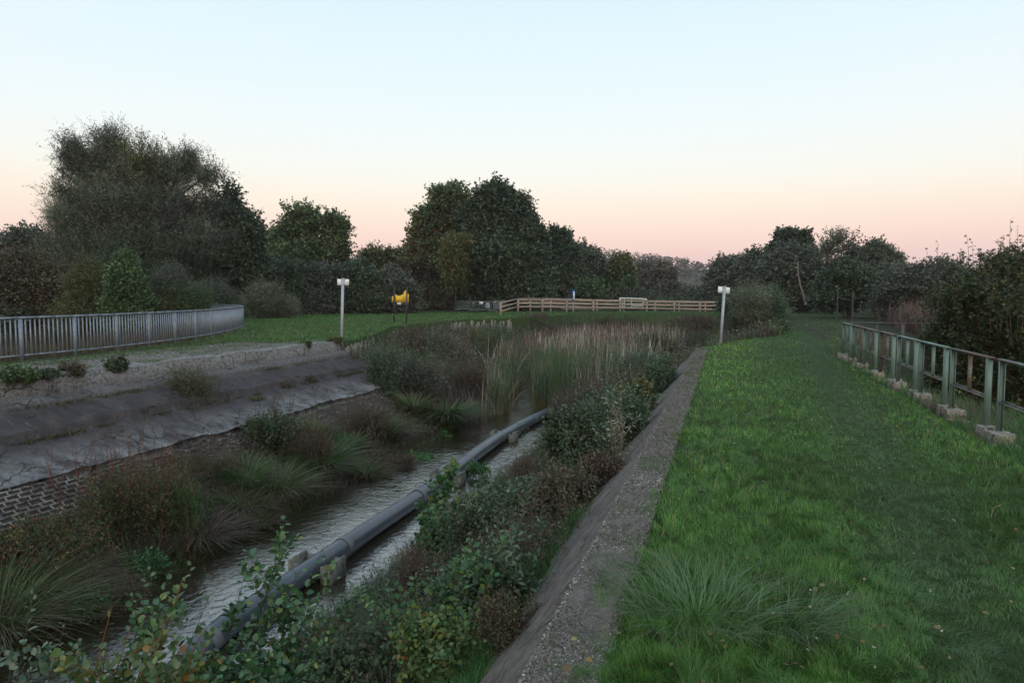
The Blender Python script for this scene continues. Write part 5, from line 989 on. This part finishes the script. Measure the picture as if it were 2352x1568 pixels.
reeds(2600, (-9.8, -2.4), (26.5, 33), (1.7, 2.5), 'reed', lambda x, y: gap_(x, y) & cl(1.1, .36, 7)(x, y), base=yb)
reeds(2600, (-10.5, -1.2), (30, 44), (1.7, 2.4), 'reed', lambda x, y: gap_(x, y), base=(.10, .07, .03))
reeds(5200, (-10.5, -1.0), (29, 50), (1.85, 2.6), 'reeddry', lambda x, y: gap_(x, y) & cl(2.2, .38, 9)(x, y), w=.018)
reeds(500, (-7.0, -4.2), (24.5, 30), (1.5, 2.1), 'reeddry', None, base=yb)
n = 420; x = rng.uniform(-10, -1.5, n); y = rng.uniform(27, 48, n); z = np.maximum(hgt(x, y), -2.6); hh = rng.uniform(1.6, 2.3, n)
for i in range(n):
    if x[i] > -4.5: continue
    w_ = .022 if y[i] < 32 else .03
    RB.tube([(x[i], y[i], z[i]), (x[i], y[i], z[i]+hh[i])], .010, 4, (.12, .09, .05), cap=False); RB.tube([(x[i], y[i], z[i]+hh[i]), (x[i]+.01, y[i], z[i]+hh[i]+.2)], w_, 4, (.11, .06, .045))
for a_, b_ in (((1228, 905), (1268, 945)), ((1242, 870), (1205, 825)), ((1238, 880), (1265, 940))):
    p = atd(*a_, 26.2); q_ = atd(*b_, 25.2); RB.tube([p, q_], .014, 4, (.14, .10, .06))
tag(RB.build('reed_bed', M['grass']), 'dense bed of cattail reeds, green in front and dry pinkish behind', 'reeds', kind='stuff')

# ------------------------------------------------------------------ grass and ground cover
def field(n, r0, r1, a0, a1, p=1.6):
    u = rng.random(n); e = 1-p; r = (r0**e+u*(r1**e-r0**e))**(1/e); a = YAW+np.radians(rng.uniform(a0, a1, n))    # a measured to the left of the canal axis
    return -np.sin(a)*r, np.cos(a)*r, r
def grass(name, label, n, mask, rng_, ang, L, pal, bend=(.3, 1.0), w=.0030, mat='grass', p=1.6, colf=None, cat='grass', seg=2, zoff=-.01, lenf=None, kw=.00078):
    x, y, r = field(n, *rng_, *ang, p); k = mask(x, y); x, y, r = x[k], y[k], r[k]; n = len(x)
    z = hgt(x, y)+zoff; l = rng.uniform(L[0], L[1], n)*(.35+.75*fbm(x, y, .45, 41)+.75*noise(x, y, .10, 44)**1.5)
    if lenf is not None: l = l*lenf(x, y)
    col = PAL[pal](n)*((.72+.56*fbm(x, y, .8, 43))*(.75+.5*noise(x, y, .13, 45)))[:, None]
    if colf is not None: col = colf(x, y, col)
    mb = MB(); blades(mb, np.stack([x, y, z], -1), noise(x, y, .16, 47)*12+rng.normal(size=n)*.8, l, rng.uniform(*bend, n)*(.5+noise(x, y, .2, 49)), np.maximum(w, r*kw)*rng.uniform(.6, 1.2, n), col, seg=seg)
    return tag(mb.build(name, M[mat]), label, cat, kind='stuff')
trk = np.array([at(px, py, 0)[:2] for px, py in ((2290, 1560), (2200, 1400), (2120, 1230), (2040, 1080), (1960, 960), (1900, 870), (1870, 800), (1860, 760))])
def track(x, y): return np.exp(-((x-np.interp(y, trk[:, 1], trk[:, 0]))/.38)**2)
edge = lambda y: -.545-.07*sm(7, 3, y)+(fbm(y, y*0, .8, 61)-.5)*.30+(noise(y, y*0, .17, 5)-.5)*.10
def lawn_mask(x, y):
    xr = np.where(y < 22.2, edge(y), np.interp(y, YR, XRv)-.15); xe = np.where(y < 21, 3.0+(fbm(y, y*0, .6, 63)-.5)*.5, np.interp(y, [21, 24, 45, 70], [3.6, 4.6, 7.2, 10]))
    return (x > xr) & (x < xe) & (y > 1.0) & (y < 70)
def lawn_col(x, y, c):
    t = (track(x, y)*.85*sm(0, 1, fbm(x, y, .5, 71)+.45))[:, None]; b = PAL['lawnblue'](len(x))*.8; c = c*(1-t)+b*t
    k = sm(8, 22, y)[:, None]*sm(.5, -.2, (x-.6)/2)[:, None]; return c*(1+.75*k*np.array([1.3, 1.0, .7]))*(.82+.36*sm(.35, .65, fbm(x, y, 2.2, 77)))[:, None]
grass('lawn_grass', 'lush green grass of the lawn on the right bank', 560000, lawn_mask, (1.6, 70), (-62, 8), (.045, .10), 'lawn', colf=lawn_col, lenf=lambda x, y: 1-.45*track(x, y), bend=(.25, 1.1))
def lawnL(x, y):
    xl = np.interp(y, YL, XLv); rx = np.interp(y, RAILY, RAILX)
    plain = (x < xl+.05) & (y > 20.3+.12*(x+13)) & (y < 60) & (x > np.where(y < 34, rx-.2, -60))
    strip = (y < 23) & (x > rx-.5) & (x < -13.4) & ((np.abs(x-(rx+.7+.3*noise(y, y*0, 1.5, 3))) < .55+.45*sm(14, 21, y)) & (fbm(x, y, .7, 7) > .36) | ((fbm(x, y, .6, 17) > .56)))
    north = (y > 60.5) & (y < 66) & (x > -22) & (x < 4)
    return plain | strip | north
grass('meadow_grass', 'short green grass of the left meadow beyond the railing', 300000, lawnL, (14, 68), (-22, 55), (.05, .11), 'lawn', p=1.3, bend=(.3, 1.1), colf=lambda x, y, c: c*np.where((y < 21)[:, None], np.array([.85, .72, .8]), np.array([.95, .95, .9])))
PAL['duskweed'] = palette((.075, .055, .04, 3), (.055, .05, .032, 2), (.11, .07, .055, 1), (.04, .055, .024, 2), jit=.3)
grass('dry_weeds', 'dry pinkish brown weeds behind the galvanised railing', 60000, lambda x, y: (x < np.interp(y, RAILY, RAILX)-.4) & (x > np.interp(y, RAILY, RAILX)-9) & (y < 36) & (y > 6), (16, 46), (12, 62), (.35, .95), 'duskweed', w=.006, p=1.2, bend=(.05, .4), cat='weeds', mat='dry')
grass('bank_grass', 'long dark green grass below the sloping kerb on the right bank', 150000, lambda x, y: (x < -1.22) & (x > -2.1-.5*fbm(y, y*0, 2, 5)) & (y < 21) & (y > 1.5), (2, 26), (-20, 45), (.08, .20), 'sedgegreen', p=1.5, bend=(.5, 1.3))
grass('bank_weeds', 'mixed dark weeds covering the right bank of the stream', 130000, lambda x, y: (x < -1.9) & (x > -4.9) & (y < 23) & (y > 1.5), (2.5, 28), (-15, 60), (.12, .34), 'sedge', p=1.5, bend=(.3, 1.3), cat='weeds', colf=lambda x, y, c: np.where((fbm(x, y, .8, 91) > .52)[:, None], PAL['dead'](len(x)), c*.85))
grass('shore_weeds', 'withered brown and green weeds covering the left bank', 150000, lambda x, y: (x > -10.1+.9*noise(y, y*0, 1.4, 9)+.5*(y < 9.6)) & (x < -7.7) & (y < 23) & (y > 2), (6, 30), (-5, 60), (.14, .42), 'sedge', p=1.4, bend=(.3, 1.4), cat='weeds', colf=lambda x, y, c: np.where((fbm(x, y, .9, 93) > .44)[:, None], PAL['dead'](len(x))*.8, c*.9))
grass('basin_undergrowth', 'tangled dark weeds filling the basin around the reeds', 150000, lambda x, y: (x > np.interp(y, YL, XLv)+.2) & (x < np.interp(y, YR, XRv)-.1) & (y > 21) & (y < 61) & (hgt(x, y) > -2.5), (20, 64), (-22, 42), (.3, 1.15), 'sedge', p=1.3, bend=(.1, .7), w=.01, cat='weeds', kw=.0011,
      colf=lambda x, y, c: np.where((fbm(x, y, 1.8, 95) > .5)[:, None], PAL['purple'](len(x)), c*.85), lenf=lambda x, y: np.where(y > 58, .25, 1.))
grass('rough_verge', 'rough weedy verge falling away behind the green railing', 110000, lambda x, y: (x > 3.05) & (x < 9) & (y < 24) & (y > 4), (6, 30), (-62, -14), (.10, .36), 'duskweed', p=1.4, bend=(.2, 1.2), cat='weeds', colf=lambda x, y, c: np.where((fbm(x, y, .8, 97) > .48)[:, None], PAL['sedgegreen'](len(x)), c))
grass('heather_weeds', 'tall purple-brown withered weeds beyond the green railing', 70000, lambda x, y: (x > np.interp(y, [22, 30, 45, 60], [6.5, 7.5, 9, 11])) & (x < 26) & (y > 22) & (y < 56), (22, 62), (-50, -16), (.7, 1.5), 'purple', w=.02, p=1.2, bend=(.05, .5), cat='weeds', mat='dry', kw=.0013)
# understory along the foot of the hedges
PAL['under'] = palette((.030, .040, .022, 3), (.045, .042, .028, 2), (.024, .032, .020, 2), jit=.3)
x, y, r = field(15000, 46, 110, -46, 62, 1.05); k = ((y > 58) | (x < -38) | (x > 13)) & ~((x > -30) & (x < 12) & (y < 74)) & (hgt(x, y) > -.9) & ~((x < -18) & (y < 60) & (x > -36)); x, y = x[k], y[k]; mb = MB()
P = np.stack([x, y, hgt(x, y)+rng.random(len(x))**1.3*2.3], -1); sprigs(mb, P, rng.normal(size=P.shape)+[0, 0, 1.], .8, 11, .26, T_DIA, PAL['under'](len(x)), .2, .8, None)
x2, y2, r2 = field(5000, 64, 80, -14, 34, 1.05); P = np.stack([x2, y2, hgt(x2, y2)+rng.random(len(x2))**1.5*.7], -1); k = (y2 > 74) ; sprigs(mb, P[k], rng.normal(size=P[k].shape)+[0, 0, 1.], .6, 8, .22, T_DIA, PAL['green'](int(k.sum()))*.8, .2, .8, None)
tag(mb.build('hedge_undergrowth', M['leaf']), 'shadowy undergrowth at the foot of the tree line', 'undergrowth', kind='stuff')
# left bank rubble
def rub(n):
    x = rng.uniform(-10.7, -8.3, n); y = rng.uniform(5, 22, n); k = (y > 9.7) & (fbm(x, y, .8, 131) > .42); return np.stack([x, y], -1)[k]
pebbles('bank_rubble', rub, 14000, .012, .045, palette((.065, .054, .050, 3), (.090, .078, .072, 1), (.04, .033, .03, 2)), 'loose purplish rubble below the left concrete slope')
def toprub(n):
    y = 1.5+20.7*rng.random(n)**1.8; x = rng.uniform(-.82, -.50, n); k = fbm(x, y, .25, 51)+.6*rng.random(n) > .62; return np.stack([x, y], -1)[k]
pebbles('wall_crumbs', toprub, 60000, .002, .0075, palette((.15, .135, .125, 3), (.095, .082, .072, 3), (.05, .042, .032, 2), (.26, .25, .24, .5)), 'crumbled mortar and dry moss along the top of the kerb wall', hfun=lambda x, y: x*0+.03, flat=.7)
def pathrub(n):
    x = rng.uniform(-16.5, -13.4, n); y = rng.uniform(6, 20, n); return np.stack([x, y], -1)
pebbles('path_stones', pathrub, 5000, .008, .02, palette((.16, .15, .14, 2), (.08, .07, .065, 3)), 'small grey stones scattered over the left path', hfun=lambda x, y: hgt(x, y)+.02)
# clover flowers, seed heads, dry straws on the lawns
mb = MB()
for n_, msk, rr, aa in ((420, lawn_mask, (3, 40), (-55, 0)), (900, lawnL, (22, 60), (0, 45))):
    x, y, r = field(n_, *rr, *aa, 1.2); k = msk(x, y) & (fbm(x, y, 1.5, 81) > (.58 if n_ == 420 else .52)); x, y, r = x[k], y[k], r[k]
    if n_ == 420: x, y, r = x[:60], y[:60], r[:60]
    P = np.stack([x, y, hgt(x, y)+rng.uniform(.07, .12, len(x))], -1); s = np.maximum(.012, r*.0009)
    for kk in range(3): scatter(mb, T_HEX, P, rng.normal(size=P.shape), s*rng.uniform(.7, 1.2, len(x)), np.tile([.42, .38, .36], (len(x), 1)))
tag(mb.build('clover_flowers', M['flower']), 'tiny pale clover flowers sprinkled over the grass', 'flowers', kind='stuff')
def straws(name, specs, label):
    mb = MB()
    for (x0, y0, x1, y1) in specs:
        p = at(x0, y0, 0.); d_ = depth(p); q_ = atd(x1, y1, d_); m_ = (p+q_)/2+rng.normal(size=3)*.012; mb.tube([p, m_, q_], max(.0022, d_*.0005), 4, (.20, .16, .08))
    return tag(mb.build(name, M['dry']), label, 'straws', kind='stuff')
straws('dry_straws', [(1697, 1145, 1735, 1108), (1518, 1232, 1514, 1206), (1543, 1215, 1548, 1180), (1607, 1080, 1612, 1045), (2074, 1000, 2058, 975), (2127, 1012, 2135, 985), (2275, 1190, 2300, 1158), (1585, 1050, 1590, 1035), (1640, 1135, 1643, 1098)], 'single dry straws standing up in the right lawn')
tussock(1600, 1430, 'coarse blue-green grass tussock in the foreground lawn', .34, 700, 'lawnblue', .34, w=.004, bend=(.5, 1.3), name='grass_tussock', cat='grass tussock', dry=.02)
tussock(1790, 1440, 'smaller grey-green grass tuft leaning right of the coarse tussock', .28, 350, 'lawnblue', .24, w=.0035, bend=(.6, 1.4), name='grass_tussock', cat='grass tussock', dry=.03, az0=-.5)

# mossy growth in the long crack and along the foot of the slab
n = 9000; y = rng.uniform(2, 21.1, n); x = -11.66+rng.normal(size=n)*.05+(fbm(y, y*0, .9, 20)-.5)*.1; k = fbm(y, y*0, 1.1, 33) > .40; x, y = x[k], y[k]; n = len(x); mb = MB()
blades(mb, np.stack([x, y, 0*x-.90], -1), rng.uniform(0, 6.28, n), rng.uniform(.04, .12, n), rng.uniform(.3, 1.3, n), .012, PAL['olive'](n)*.8, seg=2)
n = 5000; y = rng.uniform(2, 21.1, n); x = -12.52+rng.normal(size=n)*.06; k = fbm(y, y*0, .8, 38) > .5; x, y = x[k], y[k]; n = len(x)
blades(mb, np.stack([x, y, 0*x-.46], -1), rng.uniform(0, 6.28, n), rng.uniform(.05, .16, n), rng.uniform(.3, 1.3, n), .012, PAL['olive'](n)*.9, seg=2)
tag(mb.build('crack_growth', M['grass']), 'moss and small grass growing along the cracks of the left concrete slope', 'moss', kind='stuff')
# far air
m, nn, oo = newmat('haze_air'); v = N(nn, 'ShaderNodeVolumePrincipled'); v.inputs['Density'].default_value = .00022; v.inputs['Color'].default_value = (.93, .90, .92, 1); v.inputs['Anisotropy'].default_value = 0
nn.links.new(v.outputs[0], oo.inputs['Volume'])
mb = MB(); mb.box((0, 0, 17), (5600, 5600, 44)); ho = mb.build('haze', m); tag(ho, 'thin evening haze in the air', 'haze', kind='stuff')

n = 90000; y = 1.4+20.8*rng.random(n)**1.7; x = rng.uniform(-.80, -.48, n); k = (fbm(x, y, .22, 57)+.5*rng.random(n) > .58); x, y = x[k], y[k]; n = len(x); mb = MB()
PAL['thatch'] = palette((.13, .115, .105, 3), (.085, .072, .064, 3), (.19, .175, .16, 2), (.06, .065, .025, 1), jit=.3)
blades(mb, np.stack([x, y, 0*x+.028], -1), rng.uniform(0, 6.28, n), rng.uniform(.012, .035, n), rng.uniform(.8, 1.6, n), np.maximum(.0022, y*.0008), PAL['thatch'](n), seg=2)
n = 7000; y = 1.4+20.8*rng.random(n)**1.7; x = rng.uniform(-.80, -.5, n); k = fbm(x, y, .35, 66) > .60; x, y = x[k], y[k]; n = len(x)
blades(mb, np.stack([x, y, 0*x+.028], -1), rng.uniform(0, 6.28, n), rng.uniform(.02, .06, n), rng.uniform(.4, 1.3, n), np.maximum(.0028, y*.0008), PAL['lawn'](n)*.8, seg=2)
tag(mb.build('dry_moss', M['dry']), 'dry brown moss and thatch on top of the kerb wall', 'moss', kind='stuff')

# tangle of leafy stems that knits the bank plants together
def tangle(name, label, n, xr_, yr_, hh, pals, size, cat='weeds', p=1.3, mask=None):
    y = (yr_[0]**(1-p)+rng.random(n)*(yr_[1]**(1-p)-yr_[0]**(1-p)))**(1/(1-p)); x = xr_[0]+(xr_[1]-xr_[0])*rng.random(n) if not callable(xr_) else xr_(y, rng.random(n))
    z = hgt(x, y); k = z > -2.46
    if mask is not None: k &= mask(x, y)
    x, y, z = x[k], y[k], z[k]; n = len(x); t = (fbm(x, y, .9, 101)*1.6-.3).clip(0, .999); H = hh[0]+(hh[1]-hh[0])*fbm(x, y, .7, 103)*rng.random(n)*1.5
    P = np.stack([x, y, z+H*.25], -1); col = np.zeros((n, 3)); idx = (t*len(pals)).astype(int)
    for i_, pl in enumerate(pals): mk = idx == i_; col[mk] = PAL[pl](int(mk.sum()))
    mb = MB(); d_ = np.hypot(x, y)
    for lo, hi in ((0, 7), (7, 12), (12, 18), (18, 30), (30, 60)):
        mk = (d_ >= lo) & (d_ < hi)
        if mk.sum() < 2: continue
        sc = max(1, (lo+hi)/2*.0022/size); L = float(H[mk].mean())
        sprigs(mb, P[mk], rng.normal(size=(int(mk.sum()), 3))*.45+[0, 0, 1.], L, 9, size*sc, T_LAN if size < .05 else T_DIA, col[mk], .15, .8, (.06, .048, .036), max(.0015, lo*.0002))
    return tag(mb.build(name, M['leaf']), label, cat, kind='stuff')
tangle('right_bank_tangle', 'knitted tangle of small weeds and stems between the right bank shrubs', 9000, (-4.9, -2.0), (2.2, 23), (.15, .55), ['dead', 'sallow', 'brambl', 'olive', 'dead'], .04)
tangle('left_bank_tangle', 'knitted tangle of brown and green weeds between the left bank sedges', 9000, (-9.9, -7.75), (4, 24), (.15, .55), ['dead', 'redmix', 'brown', 'sedgegreen', 'purple'], .036, mask=lambda x, y: (x > -9.3-.9*noise(x, y, 1.2, 7)*(y > 9)))
tangle('basin_tangle', 'knitted tangle of weeds and young willows across the basin', 11000, lambda y, u: np.interp(y, YL, XLv)+.3+(np.interp(y, YR, XRv)-np.interp(y, YL, XLv)-.6)*u, (21.3, 56), (.5, 1.5), ['purple', 'dkgrey', 'sallow', 'brown', 'olive'], .07, mask=lambda x, y: ~((x > -9) & (x < -3.6) & (y < 46)))

def toprub2(n):
    y = 1.5+5*rng.random(n)**1.3; x = -.80+.30*rng.random(n); k = fbm(x, y, .5, 151)+.4*rng.random(n) > .86; return np.stack([x, y], -1)[k]
pebbles('wall_chips', toprub2, 9000, .004, .012, palette((.26, .25, .24, 3), (.17, .16, .15, 3), (.08, .07, .06, 2)), 'broken chips of concrete on the near part of the kerb wall', hfun=lambda x, y: x*0+.03, flat=.6)
# fallen leaves and small litter on the lawns and banks
x, y, r = field(900, 2, 30, -50, 30, 1.3); k = (hgt(x, y) > -2.4) & (r > 2.2); x, y, r = x[k], y[k], r[k]; mb = MB()
P = np.stack([x, y, hgt(x, y)+np.where(x > -.5, .045, .12)], -1); scatter(mb, T_HEX, P, rng.normal(size=P.shape)*[1, 1, .25], np.maximum(.03, r*.0016)*rng.uniform(.6, 1.2, len(x)), palette((.13, .09, .04, 2), (.09, .055, .03, 2), (.16, .13, .05, 1))(len(x)), upb=1.5)
tag(mb.build('fallen_leaves', M['leaf']), 'brown and yellow fallen leaves lying in the grass', 'leaves', kind='stuff')
